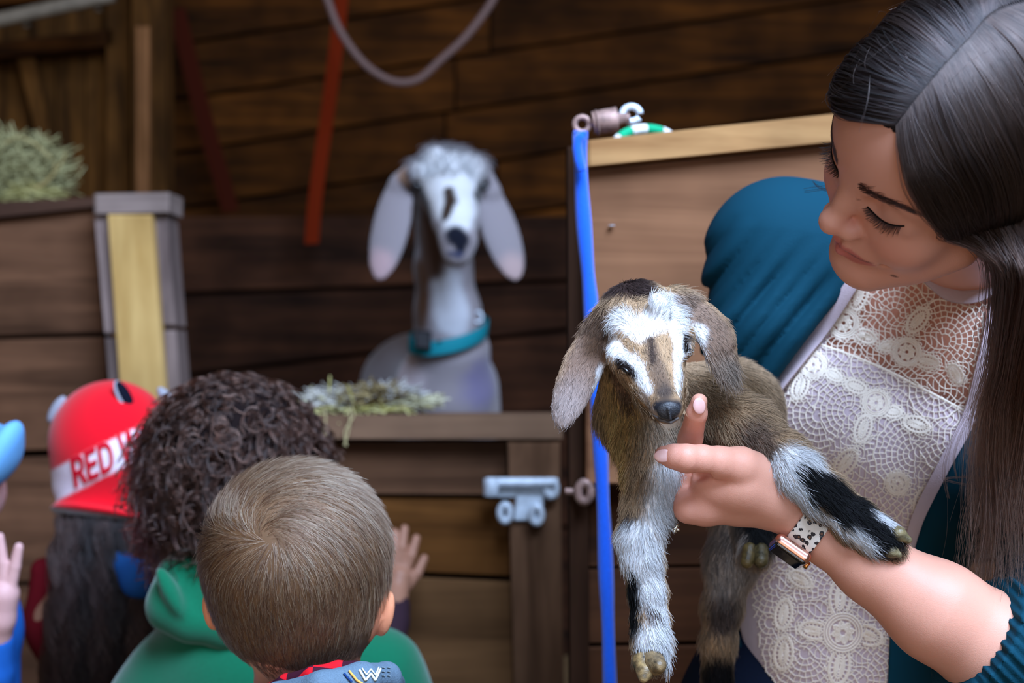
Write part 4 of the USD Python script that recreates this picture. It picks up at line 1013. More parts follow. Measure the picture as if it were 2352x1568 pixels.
W3 = np.concatenate([trace(lace_f, X[i:i + 60000], Y[i:i + 60000], 1.1, 1.7, steps=40) for i in range(0, len(X), 60000)])
inp = (poly_sd(panel, 1.34)(P(X, Y, 1.34)) < 0) & ~np.isnan(W3[:, 0])
inp &= np.abs(np.r_[0, np.diff((np.nan_to_num(W3) - EYE) @ FWD)]) < .05
curves_, cw = [], []
pos = 0
for n, w in zip(cnt, ow):
    for s in runs(np.arange(pos, pos + n)[:, None], inp[pos:pos + n]):
        curves_.append(W3[s[:, 0]]); cw.append(np.full(len(s), w * 1.42 / F))
    pos += n
# seam cord along the yoke and the neckline, cut edge cords
for row, w in (([(1886, 792), (1960, 818), (2040, 852), (2130, 898), (2216, 944)], 7),):
    e = spline(row, 60); g = trace(lace_f, e[:, 0], e[:, 1], 1.1); g = g[~np.isnan(g[:, 0])]; curves_.append(g); cw.append(np.full(len(g), w * 1.33 / F))
strands("lace", curves_, cw, plain("ivory_thread", C(246, 232, 214), 0.8, 0.15, sheen=0.2), woman, label="ivory crochet lace panel")
def band(row, w0, w1, name, off=0.0130):
    e = spline(row, 70); g = trace(lambda p: base(p) - off, e[:, 0], e[:, 1], 1.0); g = g[~np.isnan(g[:, 0])]
    put(name, ribbon(g, grad(base, g) * 0 + unit(np.cross(np.gradient(g, axis=0), grad(base, g))) * np.linspace(w0, w1, len(g))[:, None] * 1.33 / F, 0.0016), LK + "lilac_knit", woman)
band([(2118, 622), (2140, 646), (2180, 676), (2225, 682), (2268, 668), (2300, 640)], 13, 16, "neckband")
band([(1972, 628), (1932, 690), (1880, 765), (1822, 842), (1768, 915)], 14, 22, "edge_band"); band([(2290, 700), (2262, 830), (2226, 958), (2165, 1075), (2108, 1190), (2078, 1290)], 16, 13, "edge_band")

# ---- hair
EC, ER = np.array([0, 27, -88.0]), np.array([76, 91, 100.0])
def on_skull(loc, off):
    """Head-frame points pulled on to the skull ellipsoid scaled by 1 + off."""
    d = (np.asarray(loc, float) - EC) / ER; return EC + d / np.linalg.norm(d, axis=-1, keepdims=True) * ER * (1 + np.asarray(off)[..., None])
def arc(a, b, n):
    """Great arcs on the skull from points a to b: (m, n, 3) unit directions."""
    da, db = unit((a - EC) / ER), unit((b - EC) / ER); t = np.linspace(0, 1, n)[None, :, None]
    w = np.arccos(np.clip((da * db).sum(-1), -1, 1))[:, None, None] + 1e-6
    return (np.sin((1 - t) * w) * da[:, None] + np.sin(t * w) * db[:, None]) / np.sin(w)
pt = trace(wb_, [2062, 2110, 2165, 2225, 2290], [288, 225, 160, 95, 30], .8)
pl = Hinv(pt); pl = np.vstack([pl, [[pl[-1, 0] * .6, 80, -150], [0, 50, -185]]])
def part_at(u): return spline(pl, 200)[(u * 199).astype(int)]
def lerp_rows(rows, u): rows = np.array(rows, float); x = np.linspace(0, 1, len(rows)); return np.stack([np.interp(u, x, rows[:, i]) for i in range(rows.shape[1])], -1)
r9 = np.random.default_rng(9)
def shade(n, clump, lo, hi):
    c = np.array(lo) + (np.array(hi) - np.array(lo)) * (0.35 * r9.random(n) + .65 * clump ** 2)[:, None]; return c
# viewer's right: from the parting over the temple and cheek, then falling over the shoulder
NL = 6800
u = r9.random(NL) ** 1.15; uj = np.clip(u + r9.normal(0, .012, NL) + .03 * np.sin(u * 40), 0, .999); cl = np.floor(uj * 70) ; cr = np.random.default_rng(1).random(90)[cl.astype(int)]
a = part_at(u); mid = lerp_rows([(57, 34, -18), (68, 40, -44), (76, 48, -84), (74, 50, -130), (50, 50, -170)], u); side = lerp_rows([(68, -26, -50), (76, -34, -66), (82, -48, -95), (76, -60, -130), (50, -60, -170)], u)
mid = mid + r9.normal(0, 3.5, (NL, 3)) + np.random.default_rng(31).normal(0, 5, (90, 3))[cl.astype(int)]; side = side + r9.normal(0, 4, (NL, 3)) + np.random.default_rng(32).normal(0, 6, (90, 3))[cl.astype(int)] * [.3, 1, 1]
lay = r9.random(NL) ** .7
n1 = 14
A1, A2 = arc(a, mid, n1), arc(mid, side, 12)[:, 1:]
path = np.concatenate([A1, A2], 1); s = np.linspace(0, 1, path.shape[1])[None, :]
clr = np.random.default_rng(21).random(90)[cl.astype(int)]; fr = (u * 70) % 1 - .5
off = (0.014 + (0.05 * lay + .07 * clr)[:, None] * np.minimum(1, s * 2.5) - .05 * (fr ** 2)[:, None] * np.minimum(1, s * 3) + .03 * s + 0.016 * np.sin(cl[:, None] * 2.4 + s * 5) * s)
loc = EC + path * ER * (1 + off[..., None]); onhead = H(loc.reshape(-1, 3)).reshape(NL, -1, 3)
ends = lerp_rows([(2286, 605, 1.075), (2330, 630, 1.05), (2420, 640, 1.06), (2480, 640, 1.12), (2500, 640, 1.2)], u)
m2 = lerp_rows([(2300, 780, 1.17), (2330, 800, 1.13), (2380, 800, 1.12), (2450, 820, 1.16), (2500, 820, 1.2)], u)
m3 = lerp_rows([(2262, 1000, 1.235), (2300, 1000, 1.20), (2350, 1000, 1.17), (2420, 1020, 1.18), (2500, 1020, 1.2)], u)
m4 = lerp_rows([(2240, 1230, 1.215), (2290, 1260, 1.19), (2350, 1250, 1.17), (2420, 1250, 1.18), (2500, 1250, 1.2)], u)
m5 = lerp_rows([(2236, 1400, 1.20), (2290, 1470, 1.17), (2350, 1450, 1.15), (2420, 1450, 1.16), (2500, 1450, 1.18)], u)
jit = r9.normal(0, 1, (NL, 1, 3)) * np.array([16, 10, .012]); cj = np.random.default_rng(2).normal(0, 1, (90, 1, 3))[cl.astype(int)] * np.array([14, 8, .012])
fall = np.stack([ends, m2, m3, m4, m5], 1) + jit * np.linspace(.5, 1.5, 5)[None, :, None] + cj * np.linspace(.6, 1.4, 5)[None, :, None]
fall[..., 0] += 26 * np.sin(np.arange(5)[None, :] * 1.9 + cr[:, None] * 9) * np.linspace(0.2, 1.2, 5)
fw = P(fall[..., 0], fall[..., 1], fall[..., 2])
ctrl = np.concatenate([onhead[:, ::3][:, :-1], fw], 1)
def smooth_rows(ctrl, n):
    k = ctrl.shape[1]; q = np.concatenate([2 * ctrl[:, :1] - ctrl[:, 1:2], ctrl, 2 * ctrl[:, -1:] - ctrl[:, -2:-1]], 1)
    x = np.linspace(0, k - 1 - 1e-9, n); i = x.astype(int); t = (x - i)[None, :, None]
    p0, p1, p2, p3 = q[:, i], q[:, i + 1], q[:, i + 2], q[:, i + 3]
    return 0.5 * ((2 * p1) + (p2 - p0) * t + (2 * p0 - 5 * p1 + 4 * p2 - p3) * t ** 2 + (3 * p1 - p0 - 3 * p2 + p3) * t ** 3)
hs = smooth_rows(ctrl, 22)
cut = r9.integers(14, 22, NL); hair_l = [h[:c] for h, c in zip(hs, cut)]
colL = shade(NL, cr, C(16, 12, 15), C(112, 84, 74))
wprof = [np.interp(np.linspace(0, 1, len(h)), [0, .1, .7, 1], [.00035, .0006, .0005, .00012]) for h in hair_l]
# viewer's left: from the parting across the hairline and back round the far side
NR = 5200
u = r9.random(NR); cl = np.floor(np.clip(u + r9.normal(0, .02, NR) + .03 * np.sin(u * 30), 0, .999) * 40); cr = np.random.default_rng(3).random(60)[cl.astype(int)]
a = part_at(u); mid = lerp_rows([(-20, 55, 0), (-52, 70, -34), (-70, 70, -90), (-66, 60, -140), (-40, 50, -170)], u); side = lerp_rows([(-68, 26, -36), (-78, 0, -70), (-80, -10, -100), (-74, -20, -140), (-40, -20, -175)], u)
end = lerp_rows([(-74, -60, -86), (-78, -70, -96), (-78, -80, -110), (-70, -80, -140), (-40, -80, -170)], u)
fq = np.minimum(1, u * 6)[:, None]; mid = mid + fq * (r9.normal(0, 4.5, (NR, 3)) + np.random.default_rng(33).normal(0, 7, (60, 3))[cl.astype(int)]); side = side + fq * (r9.normal(0, 6, (NR, 3)) + np.random.default_rng(34).normal(0, 9, (60, 3))[cl.astype(int)])
path = np.concatenate([arc(a, mid, 10), arc(mid, side, 9)[:, 1:], arc(side, end, 6)[:, 1:]], 1); s = np.linspace(0, 1, path.shape[1])[None, :]
lay = r9.random(NR) ** .7
clr = np.random.default_rng(22).random(60)[cl.astype(int)]; fr = (u * 40) % 1 - .5
off = 0.014 + (0.04 * lay + .06 * clr - .05 * fr ** 2)[:, None] * np.minimum(1, s * 3.2) + 0.014 * np.sin(cl[:, None] * 1.7 + s * 6) * np.minimum(1, s * 4)
loc = EC + path * ER * (1 + off[..., None]); loc += r9.normal(0, 1.2, (NR, 1, 3)) * np.minimum(1, s * 3)[..., None]
hr = smooth_rows(H(loc.reshape(-1, 3)).reshape(NR, -1, 3)[:, ::2], 15)
colR = shade(NR, cr, C(12, 10, 13), C(78, 58, 54))
hl = list(hr); wl = [np.interp(np.linspace(0, 1, 15), [0, .1, .8, 1], [.00035, .00055, .0005, .0002])] * NR
# wisps on the lace, fly-aways round the crown
wis = [[(2262, 880, 1.25), (2215, 950, 1.262), (2180, 1020, 1.27), (2166, 1080, 1.268), (2176, 1140, 1.262)], [(2270, 900, 1.25), (2222, 960, 1.258), (2190, 1040, 1.268), (2196, 1100, 1.262)], [(2280, 1090, 1.22), (2220, 1092, 1.238), (2172, 1098, 1.25), (2230, 1112, 1.236), (2290, 1120, 1.22)], [(2300, 1000, 1.2), (2252, 1060, 1.235), (2222, 1120, 1.235), (2240, 1180, 1.23), (2262, 1230, 1.21)], [(2320, 1100, 1.2), (2290, 1250, 1.19), (2300, 1350, 1.17), (2270, 1490, 1.15)], [(1998, 434, 1.2), (1950, 430, 1.25), (1890, 434, 1.29), (1848, 440, 1.32)], [(2000, 450, 1.2), (1930, 446, 1.26), (1888, 432, 1.30), (1872, 420, 1.32)]]
for w in wis:
    for j in range(3):
        e = spline(np.array(w) + r9.normal(0, 3, (1, 3)) * [1, 1, 0], 24); hl.append(P(e[:, 0], e[:, 1], e[:, 2])); wl.append(np.full(24, .0004)); colR = np.vstack([colR, C(70, 46, 36)])
fly = 24; uu = r9.random(fly); aa = r9.uniform(0, 2 * np.pi, fly)
base_d = np.stack([r9.normal(-30, 45, fly), r9.uniform(60, 118, fly), r9.normal(-70, 45, fly)], 1); f0 = on_skull(base_d, np.full(fly, .08)); nrm = unit((f0 - EC) / ER ** 2); tg = unit(np.cross(nrm, r9.normal(0, 1, (fly, 3))))
tt = np.linspace(0, 1, 7)[None, :, None]; fl3 = f0[:, None] + tt * 34 * tg[:, None] + tt * (1 - .5 * tt) * 9 * nrm[:, None] * r9.random((fly, 1, 1)) + 3 * np.sin(tt * 3 + aa[:, None, None]) * np.cross(nrm, tg)[:, None]
hl += list(H(fl3.reshape(-1, 3)).reshape(fly, 7, 3)); wl += [np.full(7, .0002)] * fly; colR = np.vstack([colR, np.tile(C(84, 66, 60), (fly, 1))])
allh = hair_l + hl; allw = wprof + wl
tipc = C(118, 66, 42); vc = []
for h, c in zip(allh, np.vstack([colL, colR])):
    w = np.clip((np.arange(len(h)) - 10) / 8.0, 0, .8)[:, None] if len(h) > 13 and h[-1, 2] < 1.32 else np.zeros((len(h), 1)); vc.append(c * (1 - w) + tipc * (.30 + c.mean() * 3) * w)
strands("hair", allh, allw, hairdark, woman, np.clip(np.vstack(vc), .005, .6), label="long dark brown hair parted and falling over one shoulder")
# scalp under the hair
sc = Face(); sc.he(EC, ER * 0.998, 4)
def scalp_f(p):
    L = Hinv(p); front = np.minimum((L[..., 2] + 20 - 0.35 * (60 - L[..., 1]) ), 1e9)
    hairline = np.maximum(70 - L[..., 1] - np.maximum(0, -20 - L[..., 2]) * 1.15, -40)
    return np.maximum(sc(np.asarray(p, np.float32)), (hairline * HS * .6).astype(np.float32))
put("scalp", polygonise(scalp_f, sc.lo, sc.hi, 0.003), plain("scalp_dark", C(30, 24, 26), .7, .15), woman)
bk = Fig(); bk.limb([(2400, 600, 1.17, 50), (2420, 740, 1.18, 80), (2390, 950, 1.225, 60), (2370, 1200, 1.22, 40)], 60)
put("under_hair", solid(bk, 0.005), LK + "scalp_dark", woman)
# jeans
jn = Fig().limb([(1880, 1640, 1.52, 300), (1800, 1900, 1.53, 210), (1780, 2500, 1.56, 150), (1775, 3180, 1.6, 110)], 60); jn.limb([(2020, 1640, 1.52, 290), (2060, 1900, 1.53, 210), (2050, 2500, 1.56, 150), (2040, 3180, 1.6, 110)], 60)
jn.limb([(1760, 1500, 1.50, 130), (1720, 1640, 1.48, 150), (1760, 1900, 1.5, 180)], 60)
put("jeans", solid(jn, 0.009), plain("denim", C(18, 26, 44), 0.9, 0.1, .4, 900, vary=.25), woman)
for x in (1775, 2040):
    zf = P(x, 3180, 1.6); sh = Sdf3().ell([zf[0], zf[1] - .06, .05], [.05, .13, .05]).ell([zf[0], zf[1] + .02, .09], [.05, .06, .085], k=.04)
    put("shoe", solid(sh, 0.008), plain("shoe_brown", C(60, 42, 32), .6, .3) if x < 1800 else LK + "shoe_brown", woman)
# ring on the hidden ring finger
rg = Fig(); [rg.bump(1552 + dx, 1212 + dy, 1.182, 4.5, 2) for dx, dy in ((0, 0), (-7, 3), (6, 4), (-2, 8), (3, -6))]
put("ring", solid(rg, 0.0005), plain("silver", C(220, 222, 216), .15, .6, metallic=1.0), woman, label="small sparkling ring")

# ---- wrist watch
watch = thing("wristwatch", "smartwatch with rose gold case and leopard-print band on the woman's wrist", "watch")
ax = unit(P(2000, 1300, 1.17) - P(1838, 1186, 1.182)); wc = P(1862, 1206, 1.18); wr = 62 * 1.18 / F
e1 = unit(UPV - ax * (UPV @ ax)); e2 = np.cross(ax, e1); e2 = e2 if e2 @ -FWD > 0 else -e2
th = np.linspace(0, 2 * np.pi, 64, endpoint=False)
off = np.linspace(-.0115, .0115, 7)
V, Fc_ = [], []
dd = e1 * np.cos(th)[:, None] + e2 * np.sin(th)[:, None]; dd = np.tile(dd[None], (len(off), 1, 1)); c0 = wc + ax * off[:, None, None]; rr_ = np.full(dd.shape[:2], .05)
for _ in range(30): rr_ -= np.clip(wb_((c0 + dd * rr_[..., None]).astype(np.float32)), -.01, .01) * .8
rings = c0 + dd * (rr_ + .0014)[..., None]; n_out = grad(wb_, rings.reshape(-1, 3)).reshape(rings.shape)
for layer in (0.0, 0.0022): V.append((rings + n_out * layer).reshape(-1, 3))
V = np.vstack(V); K, T = len(off), 64
for k in range(K - 1):
    for j in range(T):
        a0, a1, b0, b1 = k * T + j, k * T + (j + 1) % T, (k + 1) * T + j, (k + 1) * T + (j + 1) % T; q = K * T
        Fc_ += [[a0, a1, b1], [a0, b1, b0], [a0 + q, b1 + q, a1 + q], [a0 + q, b0 + q, b1 + q]]
for k, fl_ in ((0, 1), (K - 1, 0)):
    for j in range(T):
        a0, a1 = k * T + j, k * T + (j + 1) % T; q = K * T
        Fc_ += [[a0, a0 + q, a1 + q], [a0, a1 + q, a1]]
st = trimesh.Trimesh(V, Fc_, process=False); st.fix_normals()
leo = M("leopard", {"g": ("geometry", {}), "v": ("voronoi_texture", {"scale": 185.0, "randomness": .9}), "n": ("noise_texture", {"scale": 420.0, "detail": 2.0}), "m": ("math", {"math_type": "multiply_add", "value2": .55, "value3": -.26}), "ad": ("math", {"math_type": "add"}),
    "r": ("rgb_ramp", {"ramp": [(0.0, tuple(C(110, 70, 44))), (.16, tuple(C(110, 70, 44))), (.20, tuple(C(20, 18, 26))), (.40, tuple(C(24, 20, 28))), (.44, tuple(C(222, 212, 200))), (1.0, tuple(C(228, 220, 208)))]}), "p": ("principled_bsdf", {"roughness": .55})},
    [("g.position", "v.vector"), ("g.position", "n.vector"), ("n.fac", "m.value1"), ("v.distance", "ad.value1"), ("m.value", "ad.value2"), ("ad.value", "r.fac"), ("r.color", "p.base_color")], "p.BSDF")
put("band", st, leo, watch, smooth=35)
# case: rounded block on the underside of the wrist, screen facing down and to the viewer's left
fdn = unit(np.array([-.45, -.86, .25]) @ VB); fdn = unit(fdn - ax * (fdn @ ax)); sd = np.cross(ax, fdn)
o = wc - ax * .002; r = .03
for _ in range(40): r -= np.clip(wb_((o + fdn * r)[None].astype(np.float32))[0], -.01, .01) * .8
cc = o + fdn * (r + .0065)
def rbox(c, hx, hy, hz, rad, X_, Y_, Z_):
    R_ = np.stack([X_, Y_, Z_]).astype(np.float32); hh = np.array([hx, hy, hz], np.float32) - rad
    return lambda p: (lambda q: np.linalg.norm(np.maximum(q, 0), axis=-1) + np.minimum(q.max(-1), 0) - rad)(np.abs((p - c.astype(np.float32)) @ R_.T) - hh)
cf = rbox(cc, .0165, .019, .0052, .0048, ax, sd, fdn)
put("case", polygonise(cf, cc - .03, cc + .03, 0.0007), plain("rose_gold", C(232, 176, 158), .25, .5, metallic=1.0), watch, label="rose gold watch case")
sf = rbox(cc + fdn * .0036, .0148, .0173, .003, .0028, ax, sd, fdn)
put("screen", polygonise(sf, cc - .03, cc + .03, 0.0007), plain("black_glass", C(10, 12, 14), .06, .6, coat=.5), watch)
cw_ = cc + ax * .0172 + sd * .006
put("crown", tube(np.array([cw_ - ax * .001, cw_ + ax * .0022]), 0.0034, 16), plain("gold", C(222, 160, 96), .25, .5, metallic=1.0), watch)

# ================================================================== the children
kid_skin = painted("child_skin", 0.5, 0.3, sss=0.15)
def dark_legs(parent, px, d, w, mat, z0=0.62):
    """Trousers and shoes below the frame, down to the floor."""
    x0 = P(px, 784, d)[0]; y0 = P(px, 1568, d)[1]
    s = Sdf3()
    for sx in (-1, 1): s.chain([(x0 + sx * w * .5, y0, z0), (x0 + sx * w * .55, y0 + .01, .36), (x0 + sx * w * .55, y0 + .02, .07)], [w * .62, w * .5, w * .42], .02)
    put("trousers", solid(s, 0.012), mat, parent)
    for sx in (-1, 1):
        put("shoe", solid(Sdf3().ell([x0 + sx * w * .55, y0 + .05, .045], [.04, .10, .045]), 0.01), LK + "child_shoe", parent)
plain("child_shoe", C(50, 48, 52), .7, .2); plain("child_trousers", C(36, 40, 56), .9, .1)

# ---- the fair boy in front, seen from behind
boy = thing("person", "fair short-haired boy seen from behind, nearest of the children", "person")
bh = Fig()
bh.egg(680, 1270, 1.275, (214, 210, 235), axis=(1, 0, 0), k=10); bh.egg(692, 1395, 1.29, (186, 150, 190), axis=(1, 0, 0), k=70)
bh.limb([(700, 1450, 1.30, 120), (712, 1600, 1.315, 118), (720, 1680, 1.33, 160)], 40)
for (x, y, d, rx, ax) in ((884, 1408, 1.295, 19, (.22, 1, .05)), (488, 1400, 1.30, 15, (-.16, 1, .05))):
    bh.egg(x, y, d, (54 if x > 700 else 48, rx, 30), axis=ax, normal=(0.5 if x > 700 else -.5, 0, 1), k=8)
    bh.bump(x + (-6 if x > 700 else 4), y + 4, d - .018, 11, 8, sub=True)
bh.limb([(500, 1800, 1.36, 120), (720, 1740, 1.36, 170), (960, 1790, 1.36, 120)], 60); bh.limb([(720, 1760, 1.36, 200), (720, 2150, 1.38, 190)], 60)
def to_floor(s, px, d, r): p = P(px, 2150, d); s.cone(p, [p[0], p[1], .1], r, r * .8, .03)
bmesh = solid(bh, 0.004)
q = pix(bmesh.vertices); bc = np.tile(C(222, 160, 132), (len(q), 1))
ear = np.minimum(np.linalg.norm(bmesh.vertices - P(884, 1408, 1.285), axis=1), np.linalg.norm(bmesh.vertices - P(486, 1400, 1.295), axis=1)) < .028; bc[ear] = C(236, 150, 112)
scalp = (q[:, 1] < 1545 - np.abs(q[:, 0] - 690) * .25) & ~ear; bc[scalp] = C(104, 76, 52)
put("body", bmesh, kid_skin, boy, col=bc)
r10 = np.random.default_rng(10)
def boy_dir(p):
    q = pix(p); dx, dy = q[:, 0] - 618, -(q[:, 1] - 1243); a = np.degrees(np.arctan2(dy, dx)); rr = np.hypot(dx, dy)
    phi = np.interp(a, [-180, -135, -95, -50, -15, 30, 90, 125, 160, 180], [-8, -10, 6, 18, 42, 62, 68, 62, 20, -8])
    phi = phi * np.clip(1.15 - rr / 900, .55, 1) + np.where(rr < 50, 25, 0) * (1 - rr / 50)
    b = np.radians(a - phi); v = np.stack([np.cos(b), np.sin(b), np.zeros(len(p))], 1)
    dn = np.clip((q[:, 1] - 1270) / 120, 0, 1)[:, None]; v = v * (1 - .8 * dn) + np.array([0, -1.0, 0]) * .8 * dn
    return unit(v @ VB)
p, nn = sample(bmesh, 60000, r10, lambda p, n: facing(p, n, -0.25))
q = pix(p); hl = 1552 - np.abs(q[:, 0] - 700) * .18 - 14 * np.sin(q[:, 0] / 17)
ok = (q[:, 1] < hl) & (np.minimum(np.linalg.norm(p - P(884, 1408, 1.28), axis=1), np.linalg.norm(p - P(486, 1400, 1.29), axis=1)) > .027) & ~((q[:, 1] > 1440) & (q[:, 0] > 838 - (q[:, 1] - 1440) * .25))
p, nn, q = p[ok][:27000], nn[ok][:27000], q[ok][:27000]
L = np.interp(q[:, 1], [1060, 1250, 1400, 1500, 1560], [.024, .020, .015, .011, .008]) * r10.uniform(.6, 1.2, len(p))
w = np.hypot(q[:, 0] - 618, q[:, 1] - 1243); lift = np.where(w < 60, .3, .16) * r10.uniform(.5, 1.6, len(p))
bhair = hairs_on(p, nn, boy_dir(p), L, lift, r10, 5, .13, .04)
tone = r10.random(len(p)); bcol = np.where(tone[:, None] < .3, C(92, 58, 40), np.where(tone[:, None] < .75, C(154, 110, 78), C(212, 170, 130))) * r10.lognormal(0, .2, (len(p), 1))
bcol *= np.interp(q[:, 1], [1100, 1330, 1560], [.85, 1.0, 1.15])[:, None]
blond = hair_mat("fair_hair", 0.28, 0.45, 0.25, .8)
strands("hair", bhair, np.array([.0004, .00038, .00034, .00026, .00008]), blond, boy, np.clip(bcol, .01, .8), label="short light brown hair with a crown whorl")
# hood collar: grey-blue outside, red check lining, a printed mark
hood = Fig().limb([(560, 1640, 1.25, 34), (640, 1604, 1.20, 36), (740, 1580, 1.175, 38), (830, 1562, 1.19, 40), (886, 1556, 1.235, 34), (905, 1570, 1.29, 26)], 14)
hood.limb([(560, 1690, 1.26, 60), (720, 1640, 1.2, 66), (880, 1630, 1.24, 60)], 30)
hoodm = solid(hood, 0.003)
jacket = plain("jacket_slate", C(92, 112, 128), .8, .2, .3, 700, vary=.12)
hp = put("hood", hoodm, jacket, boy, label="slate blue hood with a printed mark")
chk = M("red_check", {"g": ("geometry", {}), "c": ("checker_texture", {"scale": 42.0, "color1": tuple(C(206, 24, 36)), "color2": tuple(C(60, 20, 36))}), "p": ("principled_bsdf", {"roughness": .85, "specular_ior_level": .1})}, [("g.position", "c.vector"), ("c.color", "p.base_color")], "p.BSDF")
put("hood_lining", solid(Fig().limb([(600, 1602, 1.235, 22), (660, 1572, 1.21, 24), (720, 1552, 1.195, 22), (776, 1536, 1.20, 18), (820, 1528, 1.215, 12)], 10), .003), chk, hp)
def print_on(f, row, w, mat, name, parent, off=.0008):
    e = np.array(row, float); e = np.concatenate([np.linspace(a, b, 8) for a, b in zip(e[:-1], e[1:])]); g = trace(f, e[:, 0], e[:, 1], .8, off=off); g = g[~np.isnan(g[:, 0])]
    if len(g) > 2: put(name, tube(g, w, 6), mat, parent)
ink_d = plain("ink_pale", C(140, 160, 172), .8, .1)
ink_w, ink_o, ink_b = plain("ink_white", C(214, 218, 206), .8, .1), plain("ink_orange", C(226, 168, 84), .8, .1), plain("ink_blue", C(30, 60, 110), .8, .1)
print_on(hood, [(826, 1538), (840, 1562), (852, 1546), (862, 1562), (874, 1536)], .0011, ink_w, "printed_mark", hp); print_on(hood, [(832, 1534), (842, 1549), (852, 1536), (863, 1550), (870, 1532)], .0007, ink_w, "printed_mark", hp)
print_on(hood, [(802, 1540), (820, 1562), (836, 1572)], .0011, ink_o, "printed_mark", hp); print_on(hood, [(790, 1546), (808, 1566)], .0011, ink_b, "printed_mark", hp)
for x in (878, 890):
    for y in (1532, 1541, 1550): print_on(hood, [(x, y), (x + 6, y + 1)], .0005, ink_d, "printed_mark", hp)
jk = Fig().limb([(480, 1820, 1.36, 130), (720, 1760, 1.36, 185), (980, 1810, 1.36, 130)], 60).limb([(720, 1780, 1.36, 230), (720, 2200, 1.38, 225)], 60)
put("jacket", solid(jk, 0.008), jacket, boy); dark_legs(boy, 720, 1.38, .12, LK + "child_trousers", .66)

# ---- the curly-haired child in the green hoodie
cur = thing("person", "curly dark-haired child in a green hoodie, behind the fair boy", "person")
ch = Fig(); ch.egg(535, 1062, 1.78, (160, 165, 190), axis=(1, 0, 0), k=10); ch.egg(545, 1160, 1.79, (135, 120, 150), axis=(1, 0, 0), k=50)
ch.limb([(550, 1200, 1.80, 90), (560, 1360, 1.81, 92)], 30); ch.limb([(360, 1600, 1.80, 80), (580, 1500, 1.80, 110), (880, 1590, 1.80, 70)], 60); ch.limb([(600, 1560, 1.8, 170), (600, 1950, 1.82, 160)], 60)
cmesh = solid(ch, 0.006); put("body", cmesh, plain("shade_skin", C(170, 120, 96), .5, .3), cur)
r11 = np.random.default_rng(11)
p, nn = sample(cmesh, 14000, r11, lambda p, n: facing(p, n, -0.55)); q = pix(p); ok = q[:, 1] < 1215 + (540 - q[:, 0]) * .12; p, nn = p[ok][:1800], nn[ok][:1800]
m = len(p); NS, K = 3, 19; t = np.linspace(0, 1, K)
Ln = r11.uniform(.05, .088, m); rad = r11.uniform(.006, .0125, m); turns = r11.uniform(1.3, 2.6, m); ph = r11.uniform(0, 2 * np.pi, m)
dirn = unit(nn * .8 + r11.normal(0, .35, (m, 3)) + np.array([0, 0, -.28])); grav = np.array([0, 0, -1.0])
s1 = unit(np.cross(dirn, r11.normal(0, 1, (m, 3)))); s2 = np.cross(dirn, s1)
curl = []
for k in range(NS):
    dph = r11.normal(0, .14, m); dr = r11.uniform(.88, 1.12, m); ju = r11.normal(0, .0009, (m, 1, 3))
    a = (ph + dph)[:, None] + 2 * np.pi * turns[:, None] * t; g = np.minimum(1, t * 4)
    ax_ = Ln[:, None, None] * (t[None, :, None] * dirn[:, None] * .72 + .42 * (t ** 2)[None, :, None] * grav)
    curl.append(p[:, None] + ju + ax_ + (rad * dr)[:, None, None] * g[None, :, None] * (np.cos(a)[..., None] * s1[:, None] + np.sin(a)[..., None] * s2[:, None]))
curl = np.concatenate(curl); cc = np.tile((np.array(C(22, 12, 9)) + r11.random((m, 1)) * (np.array(C(84, 48, 36)) - np.array(C(22, 12, 9)))), (NS, 1))
strands("hair", curl, np.interp(t, [0, .2, .8, 1], [.0009, .0012, .0010, .0004]), hair_mat('curly_hair', .22, .4, .1, .6), cur, cc, label="dark brown curly hair")
cap_ = Fig(); cap_.egg(535, 1050, 1.775, (178, 180, 205), axis=(1, 0, 0), k=10); cap_.egg(520, 1150, 1.78, (150, 110, 160), axis=(1, 0, 0), k=60)
put("under_hair", solid(cap_, .006), plain("curl_core", C(24, 17, 17), .9, .05), cur)
green = plain("green_fleece", C(4, 96, 66), .9, .12, .3, 500, sheen=.3, vary=.08)
hd = Fig(); hd.limb([(395, 1585, 1.76, 120), (580, 1510, 1.76, 130), (860, 1560, 1.76, 104), (905, 1620, 1.76, 90)], 70); hd.limb([(600, 1560, 1.79, 250), (600, 1950, 1.81, 270)], 80)
hd.limb([(340, 1640, 1.76, 105), (300, 1850, 1.74, 90), (330, 2000, 1.7, 80)], 40); hd.limb([(880, 1620, 1.76, 95), (930, 1850, 1.74, 90), (900, 2000, 1.7, 80)], 40)
put("hoodie", solid(hd, .007), green, cur, label="green fleece hoodie")
hh = Fig().limb([(420, 1330, 1.70, 62), (400, 1390, 1.685, 58), (440, 1425, 1.68, 44), (520, 1440, 1.68, 46), (640, 1445, 1.68, 50)], 30)
hh.limb([(430, 1300, 1.73, 40), (500, 1370, 1.70, 60), (600, 1400, 1.69, 70)], 30); hh.egg(392, 1360, 1.655, (62, 20, 26), axis=(.5, -1, 0), k=14); hh.bump(446, 1350, 1.615, 26, 16, sub=True)
put("hood", solid(hh, .004), green, cur); put("hood_lining", solid(Fig().limb([(448, 1275, 1.735, 26), (480, 1330, 1.72, 34), (560, 1350, 1.71, 34)], 16), .005), plain("navy_lining", C(16, 24, 56), .9, .1), cur, label="navy hood lining")
dark_legs(cur, 600, 1.82, .11, LK + "child_trousers", .6)

